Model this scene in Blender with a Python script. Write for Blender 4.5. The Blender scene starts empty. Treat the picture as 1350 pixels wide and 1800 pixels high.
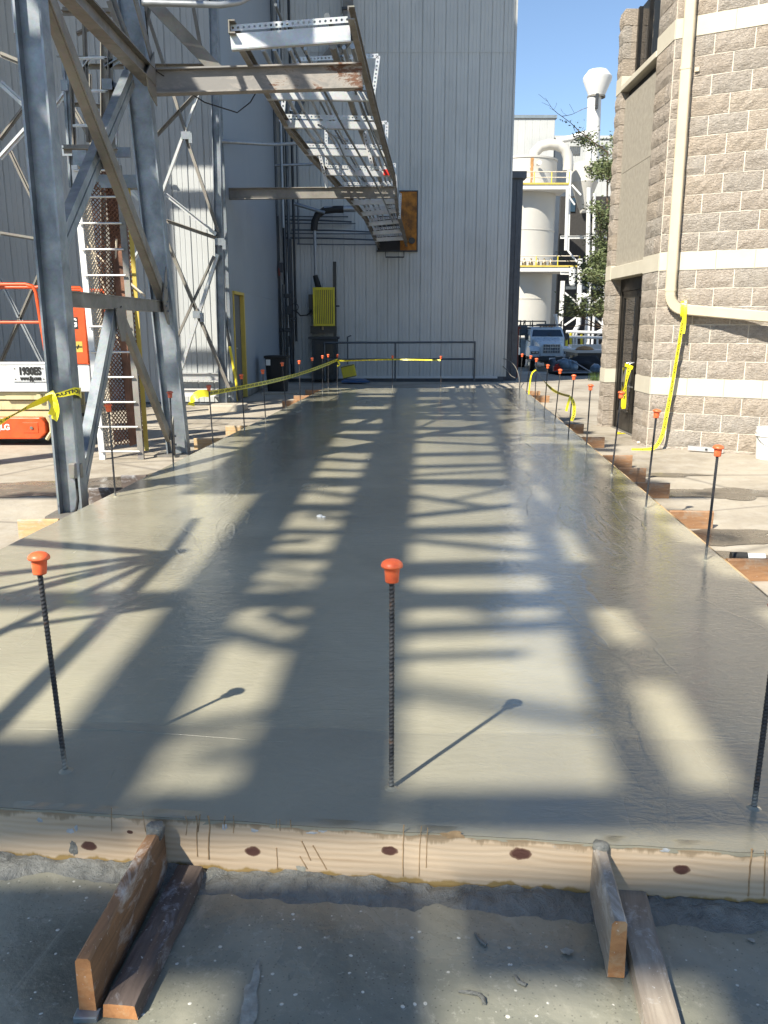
import bpy, math, random
from mathutils import Vector, Matrix, noise
V = Vector
random.seed(7)
R = math.radians
# ---------------------------------------------------------------- camera, sky, sun
sc = bpy.context.scene
COL = sc.collection
F, CAM_H = 1450.0, 1.35
PITCH = math.atan(329 / 1450.0)
cam = bpy.data.cameras.new('camera'); cam_o = bpy.data.objects.new('camera', cam); COL.objects.link(cam_o)
cam_o.location = (0, 0, CAM_H); cam_o.rotation_euler = (math.pi / 2 - PITCH, 0, 0)
cam.sensor_fit = 'VERTICAL'; cam.sensor_height = 24; cam.lens = F / 1800 * 24
cam.clip_start = 0.05; cam.clip_end = 3000
sc.camera = cam_o
SUN_EL, SUN_AZ = R(43.5), R(38.5)          # light travels towards (sin az, cos az)
world = bpy.data.worlds.new('World'); sc.world = world; world.use_nodes = True
wn = world.node_tree.nodes; wl = world.node_tree.links
sky = wn.new('ShaderNodeTexSky'); sky.sky_type = 'NISHITA'; sky.sun_disc = False
sky.sun_elevation = SUN_EL; sky.sun_rotation = math.pi + SUN_AZ
sky.altitude = 300; sky.air_density = 1.0; sky.dust_density = 0.05; sky.ozone_density = 2.5
wl.new(sky.outputs[0], wn['Background'].inputs[0]); wn['Background'].inputs[1].default_value = 0.092
sl = bpy.data.lights.new('sun', 'SUN'); sl.energy = 5.0; sl.angle = R(0.53); sl.color = (1, 0.93, 0.79)
so = bpy.data.objects.new('sun', sl); COL.objects.link(so)
sd = V((math.sin(SUN_AZ) * math.cos(SUN_EL), math.cos(SUN_AZ) * math.cos(SUN_EL), -math.sin(SUN_EL)))
so.rotation_euler = sd.to_track_quat('-Z', 'Y').to_euler(); so.location = (-20, -27, 30)
sc.view_settings.view_transform = 'Standard'; sc.view_settings.look = 'None'
sc.view_settings.exposure = 1.0; sc.view_settings.gamma = 1
sc.view_settings.use_curve_mapping = False
sc.cycles.max_bounces = 4; sc.cycles.diffuse_bounces = 3; sc.cycles.glossy_bounces = 2; sc.cycles.transmission_bounces = 2; sc.cycles.caustics_reflective = False; sc.cycles.caustics_refractive = False
sc.cycles.use_adaptive_sampling = True; sc.cycles.adaptive_threshold = 0.02; sc.cycles.use_denoising = True

# ---------------------------------------------------------------- measuring helpers (photo pixel -> point of the place)
_S, _C = math.sin(PITCH), math.cos(PITCH)
def ray(px, py):
    cy = (900 - py) / F
    return (px - 675) / F, _C + cy * _S, -_S + cy * _C
def PY(px, py, y):
    d = ray(px, py); k = y / d[1]; return V((d[0] * k, y, CAM_H + d[2] * k))
def PZ(px, py, z):
    d = ray(px, py); k = (z - CAM_H) / d[2]; return V((d[0] * k, d[1] * k, z))
def PX(px, py, x):
    d = ray(px, py); k = x / d[0]; return V((x, d[1] * k, CAM_H + d[2] * k))

# ---------------------------------------------------------------- mesh helpers
class MB:
    def __init__(s): s.v = []; s.f = []; s.sm = False
    def add(s, vs, fs):
        o = len(s.v); s.v += [V(q) for q in vs]; s.f += [tuple(i + o for i in q) for q in fs]; return s
    def quad(s, a, b, c, d): return s.add([a, b, c, d], [(0, 1, 2, 3)])
    def box(s, c, size, rz=0, M=None):
        hx, hy, hz = size[0] / 2, size[1] / 2, size[2] / 2
        m = M if M else Matrix.Rotation(rz, 3, 'Z')
        vs = [V(c) + m @ V((x * hx, y * hy, z * hz)) for z in (-1, 1) for y in (-1, 1) for x in (-1, 1)]
        return s.add(vs, [(0, 2, 3, 1), (4, 5, 7, 6), (0, 1, 5, 4), (2, 6, 7, 3), (0, 4, 6, 2), (1, 3, 7, 5)])
    def span(s, a, b):
        return s.box([(a[i] + b[i]) / 2 for i in range(3)], [abs(b[i] - a[i]) for i in range(3)])
    def bar(s, a, b, w, h, up=(0, 0, 1), off=(0, 0)):
        a, b = V(a), V(b); t = (b - a).normalized(); u = V(up)
        sd_ = t.cross(u)
        if sd_.length < 1e-4: sd_ = t.cross(V((1, 0, 0)))
        sd_.normalize(); u = sd_.cross(t).normalized()
        m = Matrix((sd_, t, u)).transposed()
        c = (a + b) / 2 + sd_ * off[0] + u * off[1]
        return s.box(c, (w, (b - a).length, h), M=m)
    def ibeam(s, a, b, d, bf, tf=0.014, tw=0.01, up=(0, 0, 1)):
        s.bar(a, b, bf, tf, up, (0, d / 2 - tf / 2)); s.bar(a, b, bf, tf, up, (0, -d / 2 + tf / 2))
        return s.bar(a, b, tw, d - 2 * tf - 0.002, up)
    def angle(s, a, b, leg, t=0.01, up=(0, 0, 1), flip=1):
        s.bar(a, b, leg, t, up, (0, 0)); return s.bar(a, b, t, leg, up, (flip * (leg / 2 - t / 2), -leg / 2 - t / 2 - 0.0005))
    def channel(s, a, b, w, d, t=0.006, up=(0, 0, 1)):
        s.bar(a, b, w, t, up); s.bar(a, b, t, d, up, (w / 2 - t / 2, -d / 2 - t / 2)); return s.bar(a, b, t, d, up, (-w / 2 + t / 2, -d / 2 - t / 2))
    def tube(s, path, r, n=8, cap=True):
        path = [V(q) for q in path]; rs = r if isinstance(r, (list, tuple)) else [r] * len(path)
        rings = []; prev = None
        for i, q in enumerate(path):
            t = (path[min(i + 1, len(path) - 1)] - path[max(i - 1, 0)]).normalized()
            if prev is None:
                a = V((0, 0, 1)) if abs(t.z) < 0.9 else V((1, 0, 0)); u = t.cross(a).normalized()
            else:
                u = (prev - t * prev.dot(t)).normalized()
            prev = u; w = t.cross(u)
            rings.append([q + (u * math.cos(2 * math.pi * k / n) + w * math.sin(2 * math.pi * k / n)) * rs[i] for k in range(n)])
        o = len(s.v); s.v += [q for g in rings for q in g]
        for i in range(len(path) - 1):
            for k in range(n):
                s.f.append((o + i * n + k, o + i * n + (k + 1) % n, o + (i + 1) * n + (k + 1) % n, o + (i + 1) * n + k))
        if cap:
            s.f.append(tuple(o + k for k in reversed(range(n)))); s.f.append(tuple(o + (len(path) - 1) * n + k for k in range(n)))
        return s
    def lathe(s, prof, c, n=24, a0=0, a1=2 * math.pi, axis=None):
        full = abs(a1 - a0 - 2 * math.pi) < 1e-6; m = n if full else n + 1; o = len(s.v)
        for (r, z) in prof:
            for k in range(m):
                a = a0 + (a1 - a0) * k / n; q = V((r * math.cos(a), r * math.sin(a), z))
                s.v.append(V(c) + (axis @ q if axis else q))
        for i in range(len(prof) - 1):
            for k in range(n):
                k2 = (k + 1) % m; s.f.append((o + i * m + k, o + i * m + k2, o + (i + 1) * m + k2, o + (i + 1) * m + k))
        return s
    def prism(s, poly, fn0, fn1):
        n = len(poly); o = len(s.v); s.v += [V(fn0(q)) for q in poly] + [V(fn1(q)) for q in poly]
        for i in range(n):
            j = (i + 1) % n; s.f.append((o + i, o + j, o + n + j, o + n + i))
        s.f.append(tuple(o + i for i in reversed(range(n)))); s.f.append(tuple(o + n + i for i in range(n))); return s
    def perf(s, a, b, w, nrm, pitch=0.05, hr=0.28):
        """flat perforated steel strip from a to b, width vector w, round holes"""
        a, b, w = V(a), V(b), V(w); L = (b - a).length; n = max(2, int(L / pitch)); t = (b - a) / n
        for i in range(n):
            c = a + t * (i + 0.5); o = len(s.v)
            cs = [c + t * 0.5 * x + w * 0.5 * y for x, y in ((-1, -1), (1, -1), (1, 1), (-1, 1))]
            hw = hr * w.length; hh = [c + t.normalized() * hw * math.cos(k * math.pi / 4 + math.pi * 5 / 4) + w.normalized() * hw * math.sin(k * math.pi / 4 + math.pi * 5 / 4) for k in range(8)]
            s.v += cs + hh
            for k in range(4):
                s.f.append((o + k, o + (k + 1) % 4, o + 4 + (2 * k + 2) % 8, o + 4 + 2 * k + 1)); s.f.append((o + k, o + 4 + 2 * k + 1, o + 4 + 2 * k))
        return s

def wloc(o):
    l = V((0, 0, 0))
    while o is not None: l += o.location; o = o.parent
    return l
def obj(name, mb, m, parent=None, smooth=None, loc=None, bevel=0):
    base = wloc(parent) if parent is not None else (V(loc) if loc is not None else V((0, 0, 0)))
    me = bpy.data.meshes.new(name); me.from_pydata([q - base for q in mb.v], [], mb.f); me.update()
    o = bpy.data.objects.new(name, me); COL.objects.link(o)
    if parent is not None: o.parent = parent
    else: o.location = base
    if m is not None: me.materials.append(M(m))
    if smooth is not None:
        for q in me.polygons: q.use_smooth = True
        if smooth < 180:
            md = o.modifiers.new('edges', 'EDGE_SPLIT'); md.split_angle = R(smooth)
    if bevel:
        md = o.modifiers.new('bevel', 'BEVEL'); md.width = bevel; md.segments = 2; md.limit_method = 'ANGLE'
    return o
def inst(name, me, parent, loc, rz=0, scale=(1, 1, 1), m=None):
    o = bpy.data.objects.new(name, me); COL.objects.link(o); o.parent = parent
    o.location = V(loc) - (wloc(parent) if parent is not None else V((0, 0, 0))); o.rotation_euler = (0, 0, rz); o.scale = scale
    if m:
        o.material_slots[0].link = 'OBJECT'; o.material_slots[0].material = M(m)
    return o
def mesh(name, mb, m):
    me = bpy.data.meshes.new(name); me.from_pydata([tuple(q) for q in mb.v], [], mb.f); me.update(); me.materials.append(M(m)); return me
def tag(o, label=None, cat=None, group=None, kind=None):
    if label: o['label'] = label
    if cat: o['category'] = cat
    if group: o['group'] = group
    if kind: o['kind'] = kind
    return o
def thing(name, label, cat, loc=(0, 0, 0), group=None):
    o = bpy.data.objects.new(name, None); COL.objects.link(o); o.location = loc; o.empty_display_size = 0.1
    return tag(o, label, cat, group)

# ---------------------------------------------------------------- materials
MATS = {}
def M(k): return MATS[k] if isinstance(k, str) else k
class NT:
    def __init__(s, name, rough=0.6, metal=0.0, spec=0.5):
        s.m = bpy.data.materials.new(name); s.m.use_nodes = True; s.t = s.m.node_tree; s.b = s.t.nodes['Principled BSDF']
        s.b.inputs['Roughness'].default_value = rough; s.b.inputs['Metallic'].default_value = metal
        s.b.inputs['Specular IOR Level'].default_value = spec; MATS[name] = s.m; s.co = None
    def n(s, t, **kw):
        q = s.t.nodes.new(t)
        for k, v in kw.items(): setattr(q, k, v)
        return q
    def put(s, a, b): s.t.links.new(a, b)
    def coord(s, scale=(1, 1, 1), world=False, rot=(0, 0, 0)):
        if world: c = s.n('ShaderNodeNewGeometry').outputs['Position']
        else: c = s.n('ShaderNodeTexCoord').outputs['Object']
        mp = s.n('ShaderNodeMapping'); mp.inputs['Scale'].default_value = scale; mp.inputs['Rotation'].default_value = rot; s.put(c, mp.inputs[0]); return mp.outputs[0]
    def noise(s, co, scale, detail=4, rough=0.55, dist=0):
        q = s.n('ShaderNodeTexNoise'); q.inputs['Scale'].default_value = scale; q.inputs['Detail'].default_value = detail
        q.inputs['Roughness'].default_value = rough; q.inputs['Distortion'].default_value = dist; s.put(co, q.inputs['Vector']); return q.outputs[0]
    def vor(s, co, scale, feat='F1', out=0):
        q = s.n('ShaderNodeTexVoronoi', feature=feat); q.inputs['Scale'].default_value = scale; s.put(co, q.inputs['Vector']); return q.outputs[out]
    def ramp(s, v, stops, interp='LINEAR'):
        q = s.n('ShaderNodeValToRGB'); e = q.color_ramp.elements; q.color_ramp.interpolation = interp
        while len(e) < len(stops): e.new(0.5)
        for i, (p_, c) in enumerate(stops):
            e[i].position = p_; e[i].color = (c, c, c, 1) if isinstance(c, (int, float)) else (*c, 1)
        s.put(v, q.inputs[0]); return q.outputs[0]
    def mix(s, f, a, b, mode='MIX'):
        q = s.n('ShaderNodeMix', data_type='RGBA', blend_type=mode)
        for i, v in ((0, f), (6, a), (7, b)):
            if isinstance(v, (int, float)): q.inputs[i].default_value = v if i == 0 else (v, v, v, 1)
            elif isinstance(v, tuple): q.inputs[i].default_value = (*v, 1)
            else: s.put(v, q.inputs[i])
        return q.outputs[2]
    def math(s, op, a, b=0.0, c=0.0):
        q = s.n('ShaderNodeMath', operation=op)
        for i, v in enumerate((a, b, c)):
            if isinstance(v, (int, float)): q.inputs[i].default_value = v
            else: s.put(v, q.inputs[i])
        return q.outputs[0]
    def col(s, c):
        if isinstance(c, tuple): s.b.inputs['Base Color'].default_value = (*c, 1)
        else: s.put(c, s.b.inputs['Base Color'])
    def rgh(s, v): s.put(v, s.b.inputs['Roughness'])
    def bump(s, h, strength=0.3, dist=0.01):
        q = s.n('ShaderNodeBump'); q.inputs['Strength'].default_value = strength; q.inputs['Distance'].default_value = dist
        s.put(h, q.inputs['Height'])
        prev = s.b.inputs['Normal'].links
        if prev: s.put(prev[0].from_socket, q.inputs['Normal'])
        s.put(q.outputs[0], s.b.inputs['Normal']); s.put(q.outputs[0], s.b.inputs['Coat Normal'])
def simple(name, c, rough=0.6, metal=0.0, var=0.25, scale=6, spec=0.5, bump=0.0, dirt=None, bscale=40, world=True):
    t = NT(name, rough, metal, spec); co = t.coord(world=world)
    nz = t.noise(co, scale, 3, 0.6)
    lo = tuple(x * (1 - var) for x in c); hi = tuple(min(1, x * (1 + var)) for x in c)
    cc = t.ramp(nz, [(0.3, lo), (0.7, hi)])
    if dirt:
        dn = t.noise(t.coord((1, 1, 0.35), world=world), scale * 1.7, 4, 0.7)
        cc = t.mix(t.ramp(dn, [(0.52, 0.0), (0.72, dirt[1])]), cc, dirt[0])
    if name in ('white_siding', 'left_siding', 'bright_siding'):
        oi = t.n('ShaderNodeObjectInfo'); cc = t.mix(t.ramp(oi.outputs['Random'], [(0.0, 0.16), (1.0, 0.0)]), cc, 0.75, 'MULTIPLY')
    t.col(cc); t.rgh(t.ramp(nz, [(0.25, max(0.03, rough - 0.1)), (0.75, min(1, rough + 0.1))]))
    if bump: t.bump(t.noise(co, bscale, 4), bump, 0.01)
    return t

def make_materials():
    # fresh wet slab
    t = NT('slab_concrete', 0.3); co = t.coord(world=True)
    big = t.noise(co, 0.9, 3, 0.6, 0.4); fine = t.noise(co, 14, 4, 0.7)
    c = t.ramp(big, [(0.3, (0.255, 0.24, 0.18)), (0.7, (0.37, 0.348, 0.258))])
    c = t.mix(t.ramp(fine, [(0.35, 0.0), (0.8, 0.22)]), c, (0.38, 0.36, 0.30))
    sp = t.vor(co, 55); c = t.mix(t.ramp(sp, [(0.04, 0.5), (0.10, 0.0)]), c, (0.42, 0.41, 0.36))
    # last screeded strip along the front form is a shade darker, its edge wavers
    sx = t.n('ShaderNodeSeparateXYZ'); t.put(co, sx.inputs[0])
    ed = t.math('ADD', t.math('ADD', sx.outputs[1], t.math('MULTIPLY', sx.outputs[0], 0.06)), t.math('MULTIPLY', t.noise(co, 3, 3), 0.06))
    strip = t.ramp(t.math('SUBTRACT', ed, 2.14), [(0.46, 1.0), (0.475, 0.0)])
    c = t.mix(t.math('MULTIPLY', strip, 0.30), c, (0.15, 0.145, 0.125))
    t.col(c)
    wet = t.noise(t.coord((1.0, 0.35, 1), world=True), 1.3, 4, 0.6, 0.6)
    right = t.ramp(t.math('ADD', t.math('MULTIPLY', sx.outputs[0], 0.25), t.math('MULTIPLY', wet, 0.5)), [(0.28, 0.0), (0.62, 1.0)])
    lf = t.math('SUBTRACT', 1.0, t.math('MULTIPLY', t.math('ABSOLUTE', t.math('SUBTRACT', sx.outputs[0], t.math('ADD', t.math('MULTIPLY', wet, 0.8), -1.65))), 2.6))
    right = t.math('MAXIMUM', right, t.ramp(t.math('MULTIPLY', lf, t.ramp(t.math('MULTIPLY', sx.outputs[1], 0.1), [(0.28, 0.0), (0.42, 1.0), (0.95, 1.0), (1.0, 0.3)])), [(0.15, 0.0), (0.6, 0.85)]))
    r0 = t.ramp(wet, [(0.36, 0.10), (0.66, 0.30)])
    t.rgh(t.math('ADD', t.mix(right, r0, 0.09), t.math('MULTIPLY', strip, 0.16)))
    rip = t.noise(t.coord((3.0, 8.0, 1), world=True), 3.0, 3, 0.66, 1.4)
    wv = t.noise(t.coord((1, 2.4, 1), world=True), 26, 2, 0.6, 0.8); rd = t.math('ABSOLUTE', t.math('SUBTRACT', t.noise(t.coord((1.6, 0.6, 1), world=True, rot=(0, 0, 0.35)), 1.1, 3, 0.55, 0.6), 0.5))
    ridge = t.ramp(rd, [(0.0, 1.0), (0.008, 0.75), (0.014, 0.0)])
    hgt = t.math('ADD', rip, t.math('MULTIPLY', right, t.math('ADD', t.math('MULTIPLY', wv, 0.75), t.math('MULTIPLY', ridge, 0.45))))
    t.bump(hgt, 0.135, 0.02)
    t.b.inputs['Coat Roughness'].default_value = 0.07; t.put(t.math('ADD', t.math('MULTIPLY', right, 0.75), 0.25), t.b.inputs['Coat Weight'])
    # lower slab in the foreground
    t = NT('lower_concrete', 0.3); co = t.coord(world=True)
    big = t.noise(co, 1.7, 6, 0.65, 0.5)
    c = t.ramp(big, [(0.30, (0.12, 0.125, 0.10)), (0.48, (0.20, 0.20, 0.16)), (0.66, (0.30, 0.29, 0.23))])
    vq = t.n('ShaderNodeTexVoronoi'); vq.inputs['Scale'].default_value = 34; t.put(t.mix(0.03, co, t.n('ShaderNodeTexNoise').outputs[1]), vq.inputs['Vector']); sc_ = t.n('ShaderNodeSeparateColor'); t.put(vq.outputs[1], sc_.inputs[0])
    sp = t.math('ADD', vq.outputs[0], t.math('MULTIPLY', sc_.outputs[1], 0.13)); mask = t.math('GREATER_THAN', sc_.outputs[0], 0.45)
    c = t.mix(t.math('MULTIPLY', t.ramp(sp, [(0.15, 1.0), (0.20, 0.0)]), mask), c, (0.62, 0.61, 0.54))
    sp2 = t.vor(co, 75); c = t.mix(t.ramp(sp2, [(0.12, 0.6), (0.2, 0.0)]), c, (0.07, 0.07, 0.06))
    fl = t.noise(co, 38, 5, 0.75); c = t.mix(t.ramp(fl, [(0.58, 0.0), (0.72, 0.6)]), c, (0.42, 0.41, 0.35))
    st = t.noise(t.coord((1.2, 0.5, 1), world=True), 3.2, 6, 0.75, 0.8); c = t.mix(t.ramp(st, [(0.56, 0.0), (0.66, 0.55)]), c, (0.36, 0.345, 0.28))
    t.col(c); t.rgh(t.ramp(big, [(0.3, 0.10), (0.62, 0.36)]))
    t.bump(t.noise(co, 22, 5, 0.65), 0.22, 0.012); t.bump(t.math('MULTIPLY', mask, t.ramp(sp, [(0.08, 1.0), (0.2, 0.0)])), 0.25, 0.008)
    # mortar squeezed under the form
    t = NT('wet_mortar', 0.3); co = t.coord(world=True); nz = t.noise(co, 18, 7, 0.7, 0.6)
    t.col(t.ramp(nz, [(0.3, (0.10, 0.105, 0.10)), (0.7, (0.22, 0.22, 0.20))])); t.rgh(t.ramp(nz, [(0.3, 0.2), (0.7, 0.55)]))
    t.bump(nz, 0.7, 0.03); t.bump(t.noise(co, 60, 5, 0.7), 0.4, 0.01)
    simple('cement_film', (0.29, 0.285, 0.245), 0.7, var=0.3, scale=30, bump=0.5); simple('slurry_stain', (0.30, 0.205, 0.115), 0.45, var=0.3, scale=30); simple('grey_smear', (0.36, 0.38, 0.40), 0.6, var=0.25, scale=40)
    # old yard
    t = NT('yard_concrete', 0.85); co = t.coord(world=True)
    a = t.noise(co, 0.55, 7, 0.68, 0.3); b = t.noise(co, 5, 8, 0.72)
    c = t.ramp(a, [(0.32, (0.20, 0.17, 0.13)), (0.5, (0.34, 0.30, 0.24)), (0.68, (0.44, 0.395, 0.32))])
    c = t.mix(t.ramp(b, [(0.45, 0.0), (0.72, 0.5)]), c, (0.47, 0.44, 0.39))
    c = t.mix(t.ramp(t.noise(co, 16, 6, 0.75), [(0.55, 0.0), (0.75, 0.55)]), c, (0.20, 0.17, 0.14))
    c = t.mix(t.ramp(t.vor(co, 0.42, 'DISTANCE_TO_EDGE'), [(0.0, 0.55), (0.012, 0.0)]), c, (0.10, 0.09, 0.08))
    t.col(c); t.bump(b, 0.35, 0.02); t.bump(t.noise(co, 45, 5, 0.7), 0.35, 0.008)
    t = NT('damp_concrete', 0.28); co = t.coord(world=True); b = t.noise(co, 3, 6, 0.7)
    t.col(t.ramp(b, [(0.3, (0.085, 0.072, 0.055)), (0.7, (0.17, 0.145, 0.115))])); t.rgh(t.ramp(b, [(0.35, 0.04), (0.65, 0.6)])); t.bump(t.noise(co, 30, 4), 0.15, 0.006)
    # pine form board with knots, drips and wet top edge
    t = NT('pine', 0.6); co = t.coord(); sx = t.n('ShaderNodeSeparateXYZ'); t.put(co, sx.inputs[0])
    warp = t.noise(t.coord((1.5, 1, 9)), 2.5, 4, 0.6)
    kn = None
    for (kx, kz, kr) in ((-1.135, -0.085, 0.022), (-0.845, -0.105, 0.020), (-0.72, -0.052, 0.008), (-0.365, -0.088, 0.021), (0.02, -0.060, 0.020), (0.375, -0.043, 0.026), (0.80, -0.062, 0.020), (-1.6, -0.09, 0.02), (1.3, -0.1, 0.02)):
        dx = t.math('MULTIPLY', t.math('SUBTRACT', sx.outputs[0], kx), 0.62); dz = t.math('SUBTRACT', sx.outputs[2], kz)
        d = t.math('DIVIDE', t.math('SQRT', t.math('ADD', t.math('MULTIPLY', dx, dx), t.math('MULTIPLY', dz, dz))), kr)
        kn = d if kn is None else t.math('MINIMUM', kn, d)
    ring = t.math('ADD', t.math('MULTIPLY', sx.outputs[2], 330), t.math('ADD', t.math('MULTIPLY', warp, 7.0), t.math('DIVIDE', -5.0, t.math('ADD', kn, 0.6))))
    g = t.math('SINE', ring)
    c = t.ramp(t.math('ADD', t.math('MULTIPLY', t.math('MULTIPLY', g, t.noise(t.coord((2, 1, 6)), 2, 2)), 0.22), t.math('MULTIPLY', t.noise(t.coord((0.7, 1, 14)), 3, 4), 0.95)), [(0.15, (0.62, 0.52, 0.385)), (0.55, (0.55, 0.445, 0.315)), (0.9, (0.41, 0.31, 0.20))])
    kn = t.math('ADD', t.math('MULTIPLY', kn, 1.35), t.math('MULTIPLY', t.math('SUBTRACT', t.noise(t.coord(), 45, 3), 0.5), 0.8))
    c = t.mix(t.ramp(kn, [(0.5, 1.0), (0.9, 0.6), (1.0, 0.25)]), c, (0.24, 0.12, 0.065))
    c = t.mix(t.ramp(kn, [(0.7, 1.0), (0.95, 0.0)]), c, (0.075, 0.032, 0.024))
    c = t.mix(t.ramp(t.math('ABSOLUTE', t.math('SUBTRACT', kn, 0.85)), [(0.0, 0.6), (0.16, 0.0)]), c, (0.06, 0.025, 0.02))
    topw = t.math('ADD', sx.outputs[2], t.math('MULTIPLY', t.math('SUBTRACT', t.noise(t.coord((5, 1, 1)), 2.1, 5, 0.7), 0.5), 0.11))
    c = t.mix(t.ramp(t.math('ADD', topw, 0.10), [(0.082, 0.0), (0.092, 0.75)]), c, (0.20, 0.145, 0.085))
    dr = t.noise(t.coord((26, 1, 0.9)), 1.0, 2, 0.5)
    c = t.mix(t.math('MULTIPLY', t.math('MULTIPLY', t.ramp(dr, [(0.69, 0.0), (0.71, 0.85)]), t.ramp(t.noise(t.coord((9, 1, 1.5)), 2.0, 2), [(0.45, 0.0), (0.55, 1.0)])), t.ramp(t.math('ADD', sx.outputs[2], 0.17), [(0.02, 0.2), (0.1, 1.0)])), c, (0.17, 0.12, 0.07))
    c = t.mix(t.ramp(t.math('ADD', t.math('ADD', sx.outputs[2], 0.175), t.math('MULTIPLY', t.noise(t.coord((7, 1, 1)), 2.3, 4), -0.06)), [(0.0, 0.9), (0.006, 0.0)]), c, (0.26, 0.17, 0.05))
    c = t.mix(t.ramp(t.noise(t.coord((2, 1, 4)), 6, 6, 0.75), [(0.68, 0.0), (0.74, 0.7)]), c, (0.33, 0.34, 0.34))
    t.col(c); t.bump(g, 0.08, 0.004)
    # weathered lumber
    for nm, c0, c1, c2 in (('old_lumber', (0.12, 0.068, 0.038), (0.27, 0.15, 0.075), (0.44, 0.41, 0.37)), ('grey_lumber', (0.20, 0.165, 0.13), (0.36, 0.31, 0.25), (0.50, 0.47, 0.43)), ('cut_lumber', (0.32, 0.14, 0.055), (0.47, 0.23, 0.095), (0.45, 0.30, 0.17)), ('dark_lumber', (0.06, 0.045, 0.04), (0.13, 0.10, 0.085), (0.33, 0.33, 0.34)), ('block_lumber', (0.21, 0.105, 0.05), (0.36, 0.20, 0.10), (0.30, 0.24, 0.18)), ('pale_lumber', (0.38, 0.25, 0.12), (0.54, 0.38, 0.20), (0.45, 0.40, 0.33))):
        t = NT(nm, 0.65); gr = t.noise(t.coord((18, 2.0, 18)), 1.6, 5, 0.65, 0.8); sm = t.noise(t.coord((3, 1.6, 3)), 4, 6, 0.75, 0.5)
        c = t.ramp(gr, [(0.3, c0), (0.68, c1)]); c = t.mix(t.ramp(sm, [(0.52, 0.0), (0.66, 0.85)]), c, c2)
        c = t.mix(t.ramp(t.noise(t.coord(), 90, 3), [(0.68, 0.0), (0.74, 0.8)]), c, (0.6, 0.58, 0.54))
        t.col(c); t.bump(gr, 0.3, 0.006); t.bump(sm, 0.3, 0.006)
    # split-face block
    for nm, c0, c1 in (('split_block', (0.36, 0.31, 0.26), (0.54, 0.48, 0.42)), ('split_block_grey', (0.34, 0.305, 0.265), (0.51, 0.465, 0.415)), ('split_block_warm', (0.375, 0.315, 0.255), (0.555, 0.485, 0.41))):
        t = NT(nm, 0.9, spec=0.25); co = t.coord(world=True); a = t.noise(co, 26, 6, 0.7, 0.3); b = t.noise(co, 3, 3)
        c = t.ramp(a, [(0.28, c0), (0.72, c1)]); c = t.mix(t.ramp(b, [(0.35, 0.25), (0.65, 0.0)]), c, (0.30, 0.24, 0.19))
        c = t.mix(t.ramp(t.vor(co, 95), [(0.08, 0.5), (0.2, 0.0)]), c, (0.20, 0.16, 0.13))
        t.col(c); rg = t.noise(t.coord((1, 1, 2.0), world=True, rot=(0.6, 0.5, 0.3)), 30, 5, 0.68, 0.7)
        t.bump(rg, 0.95, 0.05)
    t = NT('band_block', 0.8, spec=0.25); co = t.coord(world=True); a = t.noise(co, 2.5, 4, 0.65)
    t.col(t.ramp(a, [(0.3, (0.50, 0.46, 0.375)), (0.7, (0.57, 0.53, 0.44))])); t.bump(t.noise(co, 120, 3), 0.2, 0.003)
    simple('mortar', (0.58, 0.53, 0.45), 0.9, var=0.12, scale=9, bump=0.4)
    simple('stucco', (0.33, 0.30, 0.25), 0.95, var=0.14, scale=14, bump=0.6, bscale=120)
    simple('downspout_paint', (0.52, 0.45, 0.33), 0.45, var=0.06, scale=3)
    # siding
    simple('white_siding', (0.54, 0.545, 0.52), 0.5, var=0.07, scale=0.7, dirt=((0.33, 0.34, 0.32), 0.35))
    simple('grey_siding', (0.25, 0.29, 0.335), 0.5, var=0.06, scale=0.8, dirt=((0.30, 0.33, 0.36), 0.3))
    simple('left_siding', (0.42, 0.44, 0.45), 0.5, var=0.07, scale=0.7, dirt=((0.38, 0.38, 0.35), 0.3))
    simple('bright_siding', (0.44, 0.45, 0.445), 0.55, var=0.05, scale=0.5)
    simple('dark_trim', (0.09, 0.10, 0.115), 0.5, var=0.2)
    # steels
    for nm, c0, c1, r, me_ in (('galvanized', (0.125, 0.15, 0.175), (0.31, 0.34, 0.37), 0.42, 0.4), ('dull_steel', (0.15, 0.14, 0.125), (0.25, 0.238, 0.215), 0.55, 0.25), ('bright_strut', (0.44, 0.45, 0.46), (0.62, 0.63, 0.63), 0.4, 0.5)):
        t = NT(nm, r, me_); co = t.coord(world=True); a = t.noise(co, 3.2, 6, 0.65, 0.4); v = t.vor(co, 42, out=1)
        c = t.ramp(a, [(0.3, c0), (0.7, c1)]); c = t.mix(0.10, c, v, 'MULTIPLY'); t.col(c)
        t.rgh(t.ramp(a, [(0.3, r + 0.12), (0.7, r - 0.10)])); t.bump(t.noise(co, 12, 3), 0.06, 0.01)
    t = NT('rusty_steel', 0.7, 0.2); co = t.coord(world=True); a = t.noise(t.coord((1, 1, 2.5), world=True), 3.0, 7, 0.72, 0.5)
    sx = t.n('ShaderNodeSeparateXYZ'); t.put(co, sx.inputs[0])
    a2 = t.math('ADD', a, t.math('MULTIPLY', t.math('ADD', sx.outputs[0], 1.0), 0.10))
    c = t.ramp(a2, [(0.42, (0.21, 0.205, 0.20)), (0.55, (0.30, 0.28, 0.26)), (0.62, (0.13, 0.065, 0.04)), (0.8, (0.19, 0.085, 0.05))]); t.col(c); t.bump(a, 0.25, 0.01)
    simple('rust_plate', (0.20, 0.10, 0.065), 0.85, var=0.45, scale=5, bump=0.3)
    simple('orange_rust', (0.33, 0.13, 0.02), 0.8, var=0.5, scale=5, dirt=((0.05, 0.03, 0.02), 0.8))
    simple('pale_mesh_steel', (0.62, 0.55, 0.44), 0.6, 0.2, var=0.2)
    simple('white_steel', (0.62, 0.62, 0.61), 0.5, var=0.06, scale=2)
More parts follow.
